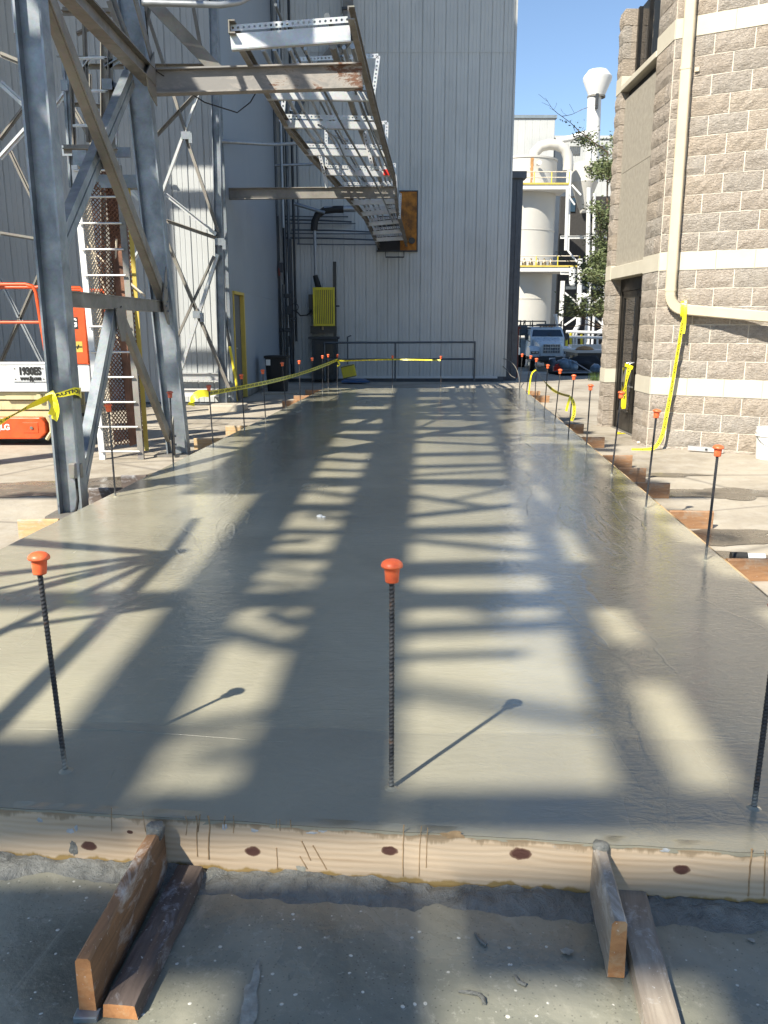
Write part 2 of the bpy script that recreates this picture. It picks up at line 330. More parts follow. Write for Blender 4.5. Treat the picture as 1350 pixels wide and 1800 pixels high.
    simple('tank_white', (0.51, 0.495, 0.46), 0.5, var=0.05, scale=0.5, dirt=((0.55, 0.48, 0.38), 0.3))
    t = NT('rebar', 0.5, 0.5); nz = t.noise(t.coord(world=True), 22, 3); sx = t.n('ShaderNodeSeparateXYZ'); t.put(t.coord(), sx.inputs[0]); c = t.ramp(nz, [(0.35, (0.022, 0.026, 0.034)), (0.62, (0.06, 0.06, 0.065)), (0.75, (0.13, 0.07, 0.04))])
    t.col(t.mix(t.ramp(t.math('SUBTRACT', t.math('ADD', sx.outputs[2], t.math('MULTIPLY', nz, 0.22)), 0.1), [(0.02, 0.9), (0.09, 0.0)]), c, (0.30, 0.30, 0.28)))
    t = NT('cap_orange', 0.42); t.col(t.ramp(t.noise(t.coord(world=True), 30, 4), [(0.3, (0.66, 0.10, 0.035)), (0.55, (0.82, 0.15, 0.05)), (0.75, (0.84, 0.27, 0.15))])); t.b.inputs['Subsurface Weight'].default_value = 0.092
    simple('cap_faded', (0.55, 0.12, 0.07), 0.55, var=0.15, scale=20)
    t = NT('tape_yellow', 0.35); t.col((0.80, 0.70, 0.02)); t.b.inputs['Transmission Weight'].default_value = 0.0; t.bump(t.noise(t.coord(world=True), 60, 2), 0.25, 0.01)
    simple('tape_print', (0.015, 0.015, 0.015), 0.5)
    simple('lift_orange', (0.62, 0.085, 0.018), 0.4, var=0.12, dirt=((0.22, 0.06, 0.03), 0.5))
    simple('lift_white', (0.56, 0.58, 0.60), 0.4, 0.1, var=0.06, dirt=((0.40, 0.38, 0.34), 0.3))
    simple('lift_cream', (0.52, 0.46, 0.27), 0.5, var=0.08, dirt=((0.28, 0.23, 0.14), 0.5))
    simple('black_rubber', (0.018, 0.018, 0.018), 0.75, var=0.3)
    simple('black_paint', (0.018, 0.019, 0.021), 0.4, var=0.3)
    simple('dark_iron', (0.045, 0.05, 0.055), 0.55, 0.3, var=0.3)
    simple('conduit', (0.30, 0.32, 0.34), 0.4, 0.5, var=0.15)
    simple('dark_pipe', (0.10, 0.115, 0.13), 0.5, 0.3, var=0.25)
    simple('yellow_paint', (0.66, 0.55, 0.03), 0.5, var=0.08, scale=4, dirt=((0.35, 0.28, 0.03), 0.4))
    simple('door_yellow', (0.52, 0.40, 0.08), 0.6, var=0.1)
    simple('bronze_frame', (0.022, 0.020, 0.018), 0.35, 0.4, var=0.2)
    simple('brass', (0.30, 0.24, 0.15), 0.35, 0.7, var=0.2)
    t = NT('dark_glass', 0.04, spec=0.6); t.col((0.012, 0.013, 0.015))
    t = NT('truck_glass', 0.06, spec=0.6); t.col((0.02, 0.04, 0.06))
    simple('truck_paint', (0.55, 0.62, 0.66), 0.3, var=0.04)
    simple('chrome', (0.45, 0.46, 0.47), 0.3, 0.8, var=0.1)
    simple('red_brown', (0.16, 0.035, 0.025), 0.65, var=0.25)
    simple('bucket_white', (0.74, 0.74, 0.72), 0.4, var=0.03)
    simple('blue_plastic', (0.02, 0.09, 0.24), 0.5, var=0.2)
    simple('bag_blue', (0.16, 0.23, 0.29), 0.35, var=0.4, scale=5)
    simple('bark', (0.12, 0.085, 0.06), 0.9, var=0.3, scale=12, bump=0.5)
    t = NT('leaf', 0.55); t.col(t.ramp(t.noise(t.coord(world=True), 2.5, 4), [(0.3, (0.07, 0.10, 0.035)), (0.7, (0.17, 0.20, 0.09))])); t.b.inputs['Subsurface Weight'].default_value = 0.0
    simple('grass_blade', (0.05, 0.09, 0.02), 0.7, var=0.3)
    simple('recess_dark', (0.035, 0.033, 0.032), 0.9, var=0.3)  # near-black that paints in the shade of gaps and recesses
    simple('roof_metal', (0.20, 0.24, 0.27), 0.5, 0.3, var=0.1)
    simple('red_plastic', (0.55, 0.03, 0.02), 0.4, var=0.1)
    simple('rust_stain', (0.42, 0.22, 0.08), 0.7, var=0.3)
make_materials()
# ================================================================ SETTING
def fbm(x, y, z=0, s=1.0, o=3):
    return noise.fractal(V((x * s, y * s, z * s)), 1.0, 2.0, o)
def ground_z(y):
    pts = [(-500, -0.181), (2.25, -0.181), (2.7, -0.15), (21, -0.15), (30, -0.45), (45, -1.1), (2000, -1.1)]
    for (a, za), (b, zb) in zip(pts, pts[1:]):
        if y <= b: return za + (zb - za) * (y - a) / (b - a)
    return -1.1
g = MB(); ys = [-500, -60, -10, 2.25, 2.7, 10, 21, 30, 45, 80, 300, 2000]; xs = [-1500, -60, -8, 0, 8, 60, 1500]
for y in ys:
    for x in xs: g.v.append(V((x, y, ground_z(y))))
for j in range(len(ys) - 1):
    for i in range(len(xs) - 1):
        a = j * len(xs) + i; g.f.append((a, a + 1, a + len(xs) + 1, a + len(xs)))
tag(obj('ground', g, 'yard_concrete'), kind='structure')

def slab_l(y): return -2.37 + (y - 4.92) * 0.081
def slab_r(y): return 2.0 + (y - 4.66) * 0.076
def slab_f(x): return 2.048 - 0.1005 * x
SLAB_END = 18.2
def slab_pt(u, v):
    """u 0..1 across, v 0..1 from the front form to the far end"""
    x = -2.6 + 4.42 * u; y0 = slab_f(x)
    y = y0 + (SLAB_END - y0) * v
    x0, x1 = slab_l(y), slab_r(y); xx = x0 + (x1 - x0) * u
    return xx, slab_f(xx) * (1 - v) + y * v if v < 0.02 else y
s = MB(); NU, NV = 90, 150
for j in range(NV + 1):
    v = (j / NV) ** 2.0
    for i in range(NU + 1):
        x, y = slab_pt(i / NU, v)
        z = 0.0035 * fbm(x, y, 0, 1.1) + 0.0012 * fbm(x, y, 3, 5)
        if j == 0: y -= 0.040 + 0.006 * fbm(x, 0, 9, 9, 4); z = 0.001 + 0.003 * fbm(x, 0, 5, 8)
        s.v.append(V((x, y, z)))
for j in range(NV):
    for i in range(NU):
        a = j * (NU + 1) + i; s.f.append((a, a + 1, a + NU + 2, a + NU + 1))
# slurry lip over the front board, and the hidden sides
o = len(s.v)
for i in range(NU * 4 + 1):
    u = i / (NU * 4); k = u * NU; i0 = min(int(k), NU - 1); q = s.v[i0].lerp(s.v[i0 + 1], k - i0)
    d = 0.006 + 0.010 * max(0, fbm(q.x, 2, 1, 11, 4)) + 0.004 * random.random()
    s.v.append(q + V((0, -0.0015, 0.0))); s.v.append(q + V((0, -0.002, -d)))
for i in range(NU * 4):
    s.f.append((o + 2 * i, o + 2 * i + 1, o + 2 * i + 3, o + 2 * i + 2))
for side in (0, NU):
    for j in range(NV):
        a, b = s.v[j * (NU + 1) + side], s.v[(j + 1) * (NU + 1) + side]; s.quad(a, b, b + V((0, 0, -0.16)), a + V((0, 0, -0.16)))
SLAB_O = tag(obj('concrete_slab', s, 'slab_concrete', smooth=60), kind='structure')
for pts, r_ in (([(1012, 835), (1045, 838), (1075, 839)], .004), ([(1054, 880), (1075, 897), (1089, 915), (1110, 935), (1131, 953)], .005), ([(910, 769), (925, 780), (943, 793)], .006), ([(1044, 854), (1075, 875), (1103, 898), (1124, 929)], .004), ([(910, 767), (940, 768), (972, 769)], .004), ([(0, 1281), (110, 1282), (200, 1283), (330, 1292), (420, 1299), (470, 1303)], .0028), ([(470, 1303), (600, 1306), (760, 1310), (900, 1318), (1100, 1330)], .0016), ([(182, 1395), (192, 1375), (201, 1352)], .0022), ([(1075, 1300), (1150, 1345), (1180, 1380)], .0025)):
    pp = [PZ(*p_, -0.12 * r_) for p_ in pts]; q_ = MB(); q_.tube([pp[0]] + pp + [pp[-1]] if False else pp, [r_ * 0.25] + [r_ * 0.55] * (len(pp) - 2) + [r_ * 0.25], 8); obj('trowel_ridge', q_, 'slab_concrete', SLAB_O, smooth=180)

# older lower slab in front of the form
s = MB(); NX, NY = 80, 60
for j in range(NY + 1):
    for i in range(NX + 1):
        x = -2.6 + 5.0 * i / NX; y = 0.2 + (2.06 - 0.1 * x - 0.2) * j / NY
        s.v.append(V((x, y, -0.172 + 0.004 * fbm(x, y, 2, 2.2) + 0.002 * fbm(x, y, 2, 9))))
for j in range(NY):
    for i in range(NX):
        a = j * (NX + 1) + i; s.f.append((a, a + 1, a + NX + 2, a + NX + 1))
tag(obj('lower_slab', s, 'lower_concrete', smooth=60), kind='structure')
# mortar squeezed out along the foot of the front form
s = MB(); NX, NY = 420, 22
for j in range(NY + 1):
    for i in range(NX + 1):
        x = -2.5 + 4.3 * i / NX; wd = 0.085 + 0.05 * fbm(x, 1, 0, 2.5) + 0.02 * fbm(x, 1, 0, 11)
        y = slab_f(x) - 0.045 - wd * (1 - j / NY); h = (j / NY)
        hz = (0.030 + 0.02 * fbm(x, 0, 4, 3)) * math.sin(min(1, h * 1.15) * math.pi / 2) + 0.011 * h ** 0.5 * fbm(x, y, 1, 22, 4)
        s.v.append(V((x, y, -0.176 + max(0, hz) * (0.35 + 0.65 * h) - (0.004 if j == 0 else 0))))
for j in range(NY):
    for i in range(NX):
        a = j * (NX + 1) + i; s.f.append((a, a + 1, a + NX + 2, a + NX + 1))
tag(obj('mortar_ridge', s, 'wet_mortar', smooth=80), kind='structure')
def puddle(name, c, rx, ry, z, seed, m='damp_concrete'):
    q = MB(); n = 48; q.v.append(V((c[0], c[1], z)))
    for k in range(n):
        a = 2 * math.pi * k / n; r = 1 + 0.55 * fbm(math.cos(a) * 1.2, math.sin(a) * 1.2, seed, 1, 4)
        q.v.append(V((c[0] + rx * r * math.cos(a), c[1] + ry * r * math.sin(a), z)))
    for k in range(n): q.f.append((0, 1 + k, 1 + (k + 1) % n))
    return tag(obj(name, q, m), kind='structure')
for i, (px, py, rx, ry) in enumerate(((60, 832, 0.5, 0.35), (245, 822, 0.62, 0.55), (1290, 908, 0.5, 0.22), (1330, 950, 0.55, 0.25), (1290, 840, 0.5, 0.28), (1180, 810, 0.35, 0.12))):
    puddle('damp_patch', PZ(px, py, 0), rx, ry, -0.1455 + 0.0002 * i, i * 3.1, 'damp_concrete')

for i, (px, py, rx, ry) in enumerate(((440, 1760, 0.017, 0.10), (998, 1675, 0.013, 0.010), (1320, 1655, 0.010, 0.008))):
    puddle('cement_film', PZ(px, py, -0.172), rx, ry, -0.1665 + 0.0002 * i, 40 + i * 2.3, 'cement_film')
for i, pts in enumerate((((806, 1743), (825, 1744), (842, 1748), (850, 1756), (851, 1765)), ((905, 1715), (912, 1726), (925, 1732)), ((835, 1640), (845, 1655), (855, 1662)))):
    q_ = MB(); q_.tube([PZ(*p_, -0.167) for p_ in pts], [0.003, 0.005, 0.005, 0.006, 0.005][:len(pts)], 7)
    tag(obj('mortar_squiggle', q_, 'wet_mortar', loc=PZ(*pts[0], -0.167), smooth=80), ['longest thin squiggle of mortar on the lower slab', 'short curl of mortar on the lower slab left of the right brace', 'small mortar smear on the lower slab near the form'][i], 'mortar')
def resample(path, n):
    path = [V(p_) for p_ in path]; d = [0]
    for a, b in zip(path, path[1:]): d.append(d[-1] + (b - a).length)
    out = []
    for i in range(n + 1):
        s_ = d[-1] * i / n; k = 0
        while k < len(d) - 2 and d[k + 1] < s_: k += 1
        f = (s_ - d[k]) / max(1e-9, d[k + 1] - d[k])
        p0, p1, p2, p3 = path[max(k - 1, 0)], path[k], path[k + 1], path[min(k + 2, len(path) - 1)]
        out.append(0.5 * ((2 * p1) + (p2 - p0) * f + (2 * p0 - 5 * p1 + 4 * p2 - p3) * f * f + (3 * p1 - p0 - 3 * p2 + p3) * f ** 3))
    return out, d[-1]
# ---------------------------------------------------------------- pour edge: front form board, braces, side forms
def form_board():
    b = MB(); ang = math.atan(-0.1005)
    L0, L1 = -2.7, 1.9; n = 60
    # local frame: x along the board, z up, front face towards the camera
    for i in range(n + 1):
        x = L0 + (L1 - L0) * i / n; w = 0.0015 * fbm(x, 0, 7, 3)
        for (yy, zz) in ((-0.038, -0.176), (-0.038 + w, -0.004 + 0.002 * fbm(x, 3, 1, 6)), (0, -0.004), (0, -0.176)): b.v.append(V((x, yy, zz)))
    for i in range(n):
        for k in range(4):
            a = i * 4 + k; c = i * 4 + (k + 1) % 4; b.f.append((a, a + 4, c + 4, c))
    b.f += [(0, 1, 2, 3), (n * 4 + 3, n * 4 + 2, n * 4 + 1, n * 4)]
    o = obj('form_board', b, 'pine'); o.location = (0, 2.046 - 0.0018, 0); o.rotation_euler = (0, 0, ang)
    tag(o, 'long knotty pine form board holding the front edge of the wet slab', 'board')
    inv = Matrix.Rotation(-ang, 3, 'Z')
    def face(px, py):
        d = ray(px, py); k = (2.046 - 0.0018 - 0.0385) / (d[1] + 0.1005 * d[0]); p_ = V((d[0] * k, d[1] * k, CAM_H + d[2] * k)) - o.location; p_ = inv @ p_; return V((p_.x, -0.0385, p_.z))
    def child(name, mb, m):
        me = mesh(name, mb, m); c_ = bpy.data.objects.new(name, me); COL.objects.link(c_); c_.parent = o
    for (pts, w) in (([(326, 1434), (329, 1447), (327, 1468)], 3), ([(345, 1434), (347, 1450), (346, 1470), (347, 1505)], 4), ([(352, 1432), (350, 1446), (348, 1462)], 4), ([(366, 1434), (369, 1455), (367, 1475), (367, 1510)], 5), ([(396, 1434), (394, 1446), (395, 1456)], 3), ([(411, 1434), (411, 1450), (410, 1464)], 3), ([(196, 1420), (196, 1440), (196, 1461)], 2), ([(251, 1426), (253, 1445), (256, 1462)], 2), ([(486, 1440), (486, 1455)], 3), ([(492, 1440), (492, 1460)], 3), ([(511, 1441), (511, 1455)], 3), ([(710, 1450), (709, 1480), (708, 1515), (708, 1540)], 4), ([(741, 1452), (738, 1490), (736, 1540)], 3), ([(752, 1455), (750, 1490), (749, 1525)], 3), ([(530, 1478), (537, 1492), (546, 1512)], 4), ([(550, 1486), (560, 1503), (574, 1528)], 4), ([(486, 1490), (488, 1528)], 3), ([(527, 1505), (540, 1527)], 4), ([(1322, 1492), (1318, 1530), (1315, 1575)], 5), ([(1345, 1495), (1343, 1575)], 4)):
        q_ = MB(); pp = resample([face(*p_) for p_ in pts], 8)[0]; pp = [p_ + V((0.0015 * fbm(p_.z, px_, 1, 40), 0, 0)) for px_, p_ in enumerate(pp)]; r_ = w * 0.00042
        q_.tube(pp, [r_ * 1.3] + [r_] * (len(pp) - 2) + [r_ * 1.2], 6); child('drip', q_, 'slurry_stain')
    for (px, py, w, h_, m) in ((70, 1442, 5, 4, 'grey_smear'), (124, 1461, 7, 4, 'grey_smear'), (134, 1456, 3, 6, 'grey_smear'), (128, 1492, 7, 14, 'wet_mortar'), (394, 1454, 4, 6, 'grey_smear'), (446, 1460, 6, 3, 'grey_smear'), (548, 1464, 9, 2, 'grey_smear'), (566, 1459, 7, 4, 'grey_smear'), (1170, 1495, 9, 3, 'grey_smear'), (530, 1527, 9, 6, 'cement_film'), (795, 1468, 20, 6, 'slurry_stain')):
        a = face(px - w, py); b = face(px + w, py); c_ = face(px, py); hh = abs(face(px, py + h_).z - c_.z); ww = (b.x - a.x) / 2; q_ = MB(); q_.v.append(V((c_.x, -0.0392, c_.z)))
        for k in range(22):
            t_ = 2 * math.pi * k / 22; r_ = 1 + 0.7 * fbm(math.cos(t_) * 1.4, math.sin(t_) * 1.4, px * 0.37, 1, 4); q_.v.append(V((c_.x + ww * r_ * math.cos(t_), -0.0384, c_.z + hh * r_ * math.sin(t_))))
        for k in range(22): q_.f.append((0, 1 + k, 1 + (k + 1) % 22))
        child('stain', q_, m)
    return o
form_board()
def lumber(name, a, b, w, h, m, parent=None, end=None, jag=0.0, seed=0):
    """a plank from a to b (centres of its ends), w wide and h high, slightly worn"""
    a, b = V(a), V(b); t = (b - a); L = t.length; t.normalize(); sd_ = t.cross(V((0, 0, 1))).normalized(); u = sd_.cross(t)
    q = MB(); n = 10; sec = [(-.5, -.5), (-.42, .46), (-.30, .5), (.30, .5), (.46, .44), (.5, -.5)]
    for i in range(n + 1):
        for k, (x, z) in enumerate(sec):
            j = jag * (fbm(i * 0.7, k, seed, 1.0) if 0 < i < n else 0)
            q.v.append(a + t * (L * i / n) + sd_ * (x * w + j) + u * (z * h + j))
    m_ = len(sec)
    for i in range(n):
        for k in range(m_):
            c = (k + 1) % m_; q.f.append((i * m_ + k, i * m_ + c, (i + 1) * m_ + c, (i + 1) * m_ + k))
    q.f.append(tuple(n * m_ + k for k in range(m_))); q.f.append(tuple(reversed(range(m_))))
    # own axes: y along the grain
    base = a.copy(); rot = Matrix((sd_, t, u)).transposed(); inv = rot.inverted()
    me = bpy.data.meshes.new(name); me.from_pydata([inv @ (p_ - base) for p_ in q.v], [], q.f); me.materials.append(M(m))
    if end:
        me.materials.append(M(end)); me.polygons[len(q.f) - 2].material_index = 1
    o = bpy.data.objects.new(name, me); COL.objects.link(o)
    o.rotation_euler = rot.to_euler()
    if parent is not None: o.parent = parent; o.location = base - wloc(parent)
    else: o.location = base
    return o
# left brace: plank on edge and a plank lying flat beside it
t = thing('form_brace', 'old brace of an upright and a flat plank, left of two at the front form', 'brace', (-0.65, 1.56, -0.17))
lumber('upright_plank', (-0.632, 2.055, -0.085), (-0.668, 1.565, -0.095), 0.040, 0.150, 'old_lumber', t, 'cut_lumber', 0.003, 1)
a, b = PZ(335, 1522, -0.135), PZ(210, 1768, -0.135)
lumber('flat_plank', (a.x, a.y, -0.151), (b.x, b.y, -0.151), 0.082, 0.036, 'dark_lumber', t, 'cut_lumber', 0.003, 2)
q = MB(); q.box((-0.635, 2.035, 0.0), (0.046, 0.05, 0.03)); m_ = MB()
for k in range(40):
    a = random.uniform(0, 6.28); m_.v.append(V((0, 0, 0)))
q = MB(); q.lathe([(0.0, 0.010), (0.016, 0.009), (0.025, 0.003), (0.026, -0.012), (0.024, -0.03)], (-0.633, 2.03, -0.002), 12)
for i, p_ in enumerate(q.v): q.v[i] = p_ + V((1, 1, 1)) * 0.006 * fbm(p_.x, p_.y, p_.z, 40)
obj('mortar_lump', q, 'wet_mortar', t, smooth=90)
q = MB(); pz = PZ(150, 1790, -0.168); q.box((-0.668, 1.56, -0.166), (0.055, 0.03, 0.016)); obj('foot_shim', q, 'galvanized', t, bevel=0.003)
t = thing('form_brace', 'old brace with an orange cut end, right of two at the front form', 'brace', (0.56, 1.68, -0.17))
lumber('upright_plank', (0.577, 1.955, -0.083), (0.553, 1.672, -0.090), 0.040, 0.158, 'grey_lumber', t, 'cut_lumber', 0.003, 5)
a, b = PZ(1102, 1560, -0.135), PZ(1180, 1850, -0.135)
lumber('flat_plank', (a.x + 0.012, a.y, -0.152), (b.x, b.y, -0.152), 0.086, 0.036, 'grey_lumber', t, None, 0.003, 6)
q = MB(); q.lathe([(0.0, 0.008), (0.014, 0.007), (0.021, 0.002), (0.022, -0.012), (0.02, -0.03)], (0.578, 1.945, 0.002), 12)
for i, p_ in enumerate(q.v): q.v[i] = p_ + V((1, 1, 1)) * 0.005 * fbm(p_.x, p_.y, p_.z, 40)
obj('mortar_lump', q, 'wet_mortar', t, smooth=90)
# side forms
for nm, fn, sg in (('left', slab_l, -1), ('right', slab_r, 1)):
    b = MB(); y = 2.0; 
    pts = [(fn(y) + sg * 0.021, y) for y in (1.95, 6, 10, 14, 18.2)]
    for (x0, y0), (x1, y1) in zip(pts, pts[1:]): b.bar((x0, y0 + 0.002, -0.088), (x1, y1 - 0.002, -0.088), 0.038, 0.13)
    tag(obj('side_form', b, 'pale_lumber'), 'long side form board along the %s edge of the slab' % nm, 'board')
b = MB(); b.bar((slab_l(18.2) - 0.02, 18.222, -0.08), (slab_r(18.2), 18.222, -0.08), 0.038, 0.148); tag(obj('end_form', b, 'pale_lumber'), 'form board across the far end of the slab', 'board')
# kicker stubs standing against the side forms
SIDE_R = [(1283, 982, 1347, 1035), (1183, 897, 1243, 933), (1118, 848, 1168, 878), (1090, 822, 1127, 847), (1062, 800, 1105, 822), (1028, 768, 1057, 790), (1003, 745, 1021, 757), (938, 695, 962, 706), (920, 687, 946, 695)]
SIDE_L = [(43, 912, 100, 942), (165, 857, 225, 887), (222, 835, 262, 856), (347, 770, 380, 789), (402, 748, 430, 765), (500, 704, 520, 714), (520, 695, 540, 705), (540, 685, 556, 693)]
ORD = ['first', 'second', 'third', 'fourth', 'fifth', 'sixth', 'seventh', 'eighth', 'ninth', 'tenth', 'eleventh', 'twelfth', 'thirteenth']
for nm, lst, fn, sg, mats in (('right', SIDE_R, slab_r, 1, ['block_lumber'] * 9), ('left', SIDE_L, slab_l, -1, ['pale_lumber', 'dark_lumber', 'dark_lumber', 'pale_lumber', 'pale_lumber', 'block_lumber', 'block_lumber', 'block_lumber'])):
    for i, (x0, y0, x1, y1) in enumerate(lst):
        zt = -0.012; out = PZ(x1 if sg > 0 else x0, y0, zt); yy = out.y; L = max(0.16, abs(out.x - fn(yy)))
        xi = fn(yy) + sg * 0.042
        o = lumber('form_kicker', (xi, yy, zt - 0.068), (xi + sg * L, yy + random.uniform(-.02, .02), zt - 0.070), 0.040, 0.135, mats[i], None, None, 0.002, i)
        tag(o, '%s wooden kicker board from the camera standing against the %s side form' % (ORD[i], nm), 'board', 'kicker boards along the side forms')

# ---------------------------------------------------------------- rebar stakes with orange caps
q = MB(); prof = []; H_ST = 0.71; nr = 62
for k in range(nr):
    z = -0.10 + (H_ST + 0.08) * k / (nr - 1) + 0.0; prof += [(0.0074, z), (0.0074, z + 0.0062), (0.0085, z + 0.0076), (0.0085, z + 0.0098)]
q.lathe(prof, (0, 0, 0), 10); q.v = [V((p_.x, p_.y, p_.z + 0.45 * p_.x)) for p_ in q.v]; ROD = mesh('rod', q, 'rebar')
for f in ROD.polygons: f.use_smooth = True
q = MB(); q.lathe([(0, 0.066), (0.012, 0.0655), (0.022, 0.062), (0.029, 0.056), (0.0315, 0.049), (0.0305, 0.045), (0.022, 0.043), (0.0215, 0.03), (0.0195, 0.004), (0.0185, 0.0), (0.010, 0.0)], (0, 0, 0), 28)
CAP = mesh('cap', q, 'cap_orange')
for f in CAP.polygons: f.use_smooth = True
STAKES = [  # base px, cap-top px, label
    ((115, 1355), (68, 972), 'left'), ((688, 1385), (689, 985), 'front'), ((1325, 1420), (1360, 1120), 'right'),
    ((203, 873), (191, 710), 'left'), ((305, 822), (299, 688), 'left'), ((375, 785), (367, 677), 'left'), ((430, 757), (424, 658), 'left'),
    ((467, 740), (462, 650), 'left'), ((503, 718), (496, 637), 'left'), ((528, 706), (526, 634), 'left'), ((550, 696), (549, 629), 'left'),
    ((567, 690), (567, 625), 'left'), ((577, 685), (577, 623), 'left'), ((593, 684), (593, 623), 'end'), ((690, 683), (690, 625), 'end'), ((775, 685), (775, 626), 'end'),
    ((1240, 985), (1262, 783), 'right'), ((1135, 893), (1154, 720), 'right'), ((1075, 835), (1092, 688), 'right'), ((1030, 795), (1038, 676), 'right'),
    ((999, 765), (1009, 659), 'right'), ((975, 745), (985, 649), 'right'), ((957, 725), (963, 641), 'right'), ((940, 712), (943, 630), 'right'),
    ((925, 695), (933, 625), 'right'), ((913, 690), (918, 622), 'right')]
cnt = {'left': 0, 'right': 0, 'end': 0, 'front': 0}; STK = []
for (bx, by), (tx, ty), side in STAKES:
    b = PZ(bx, by, 0); tp = PY(tx, ty, b.y + 0.01)
    hgt = min(0.80, max(0.62, tp.z - 0.0)); lean = (tp.x - b.x) / max(0.3, tp.z)
    lab = {'front': 'rebar stake with orange cap at the middle of the near slab edge', 'left': '%s orange-capped rebar stake from the camera along the left slab edge', 'right': '%s orange-capped rebar stake from the camera along the right slab edge', 'end': '%s orange-capped rebar stake from the left across the far slab end'}[side]
    if '%s' in lab: lab = lab % ORD[cnt[side]]; cnt[side] += 1
    t = thing('rebar_stake', lab, 'stake', b, 'capped rebar stakes around the slab')
    t.rotation_euler = (0, math.atan(lean), 0)
    kz = (hgt - 0.03) / H_ST
    r = inst('rod', ROD, t, b, 0, (1, 1, kz)); c = inst('cap', CAP, t, b + V((0, 0, hgt - 0.06)), random.random() * 6)
    c.rotation_euler = (random.uniform(-.06, .06), random.uniform(-.06, .06), random.random() * 6)
    if ty < 700 and side == 'left' and tx in (299, 367): c.material_slots[0].link = 'OBJECT'; c.material_slots[0].material = M('cap_faded')
    STK.append((b, hgt, lean))
    if by > 820: obj('collar', MB().lathe([(0.024, -0.001), (0.016, 0.002), (0.011, 0.005), (0.0088, 0.007)], b, 14), 'slab_concrete', t, smooth=90)
def stake_at(i, z):
    b, h, l = STK[i]; return b + V((l * z, 0, z))

# ---------------------------------------------------------------- caution tape
def text_mesh(body, size=1.0):
    cu = bpy.data.curves.new('lettering', 'FONT'); cu.body = body; cu.size = size; cu.align_y = 'CENTER'; cu.fill_mode = 'BOTH'; cu.offset = 0.04 * size
    o = bpy.data.objects.new('lettering', cu); COL.objects.link(o); dg = bpy.context.evaluated_depsgraph_get()
    me = bpy.data.meshes.new_from_object(o.evaluated_get(dg)); bpy.data.objects.remove(o); return me
CAUTION = text_mesh('CAUTION   ', 1.0)
CW = max(v.co.x for v in CAUTION.vertices) + 0.9
def tape(name, path, width, parent, side=(0, 0, 1), twist=None, print_=True, n=None, wfun=None):
    n = n or max(10, int(sum((V(b) - V(a)).length for a, b in zip(path, path[1:])) / 0.05))
    pts, L = resample(path, n); wv = []
    for i, p_ in enumerate(pts):
        t = (pts[min(i + 1, n)] - pts[max(i - 1, 0)]).normalized(); u = V(side) - t * V(side).dot(t)
        if u.length < 1e-3: u = V((1, 0, 0)) - t * t.x
        u.normalize(); a = (twist(i / n) if twist else 0.0); w = u * math.cos(a) + t.cross(u) * math.sin(a)
        wv.append(w * width * 0.5 * (wfun(i / n) if wfun else 1))
    q = MB()
    for p_, w in zip(pts, wv): q.v += [p_ - w, p_, p_ + w]
    for i in range(n):
        for k in range(2): a = i * 3 + k; q.f.append((a, a + 1, a + 4, a + 3))
    o = obj(name, q, 'tape_yellow', parent, smooth=180)
    if print_:
        sc_ = width * 0.72; m = MB(); kx = 0
        def at(s_, y_):
            f = max(0, min(0.99999, s_ / L)) * n; i = int(f); f -= i
            p_ = pts[i].lerp(pts[i + 1], f); w = wv[i].lerp(wv[i + 1], f); t = (pts[i + 1] - pts[i]).normalized(); nn = t.cross(w).normalized()
            return p_ + w * (y_ / (width * 0.5)), nn
        while (kx + 1) * CW * sc_ < L:
            for sg in (1, -1):
                off = len(m.v)
                for v in CAUTION.vertices:
                    p_, nn = at(kx * CW * sc_ + v.co.x * sc_, v.co.y * sc_); m.v.append(p_ + nn * 0.0012 * sg)
                for f in CAUTION.polygons: m.f.append(tuple(off + i for i in f.vertices))
            kx += 1
        if m.v: tag(obj('lettering', m, 'tape_print', o), kind='stuff')
    return o
# ================================================================ BLOCK BUILDING (right)
BA, BD, BN = V((3.3, 10.3, 0)), V((0.863, -0.505, 0)).normalized(), V((-0.505, -0.863, 0)).normalized()
CH = 0.21; Z0 = 0.51
bb = thing('block_building', 'tan split-face block building with cream bands and a recessed dark door on the right', 'building', (3.6, 11.5, -0.15))
# block meshes: unit length 1 x thickness 0.1 x course height; front towards -y
SPLIT = []
for vI in range(8):
    q = MB(); nx, nz = 6, 3; hx, hz = 0.5, (CH - 0.011) / 2
    for j in range(nz + 1):
        for i in range(nx + 1):
            x = -hx + 2 * hx * i / nx; z = -hz + 2 * hz * j / nz; edge = i in (0, nx) or j in (0, nz)
            d = 0.003 + 0.006 * random.random() if edge else 0.012 + 0.018 * random.random()
            q.v.append(V((x, -d, z)))
    for j in range(nz):
        for i in range(nx): a = j * (nx + 1) + i; q.f.append((a, a + 1, a + nx + 2, a + nx + 1))
    o = len(q.v); q.v += [V((sx_ * hx, 0.09, sz * hz)) for sx_, sz in ((-1, -1), (1, -1), (1, 1), (-1, 1))]
    n1 = nx + 1; top = nz * n1
    q.f += [tuple([o, o + 1] + [i for i in range(nx, -1, -1)]), tuple([o + 2, o + 3] + [top + i for i in range(nx + 1)]),
            tuple([o + 3, o] + [j * n1 for j in range(nz + 1)]), tuple([o + 1, o + 2] + [j * n1 + nx for j in range(nz, -1, -1)])]
    SPLIT.append(mesh('block', q, 'split_block'))
q = MB(); hz = (CH - 0.006) / 2; q.span((-0.5, -0.012, -hz), (0.5, 0.09, hz)); FLAT = mesh('band_block', q, 'band_block')
q = MB(); hz = (CH - 0.008) / 2; q.span((-0.5, -0.004, -hz), (0.5, 0.09, hz)); SMOOTH = mesh('smooth_block', q, 'split_block_warm')
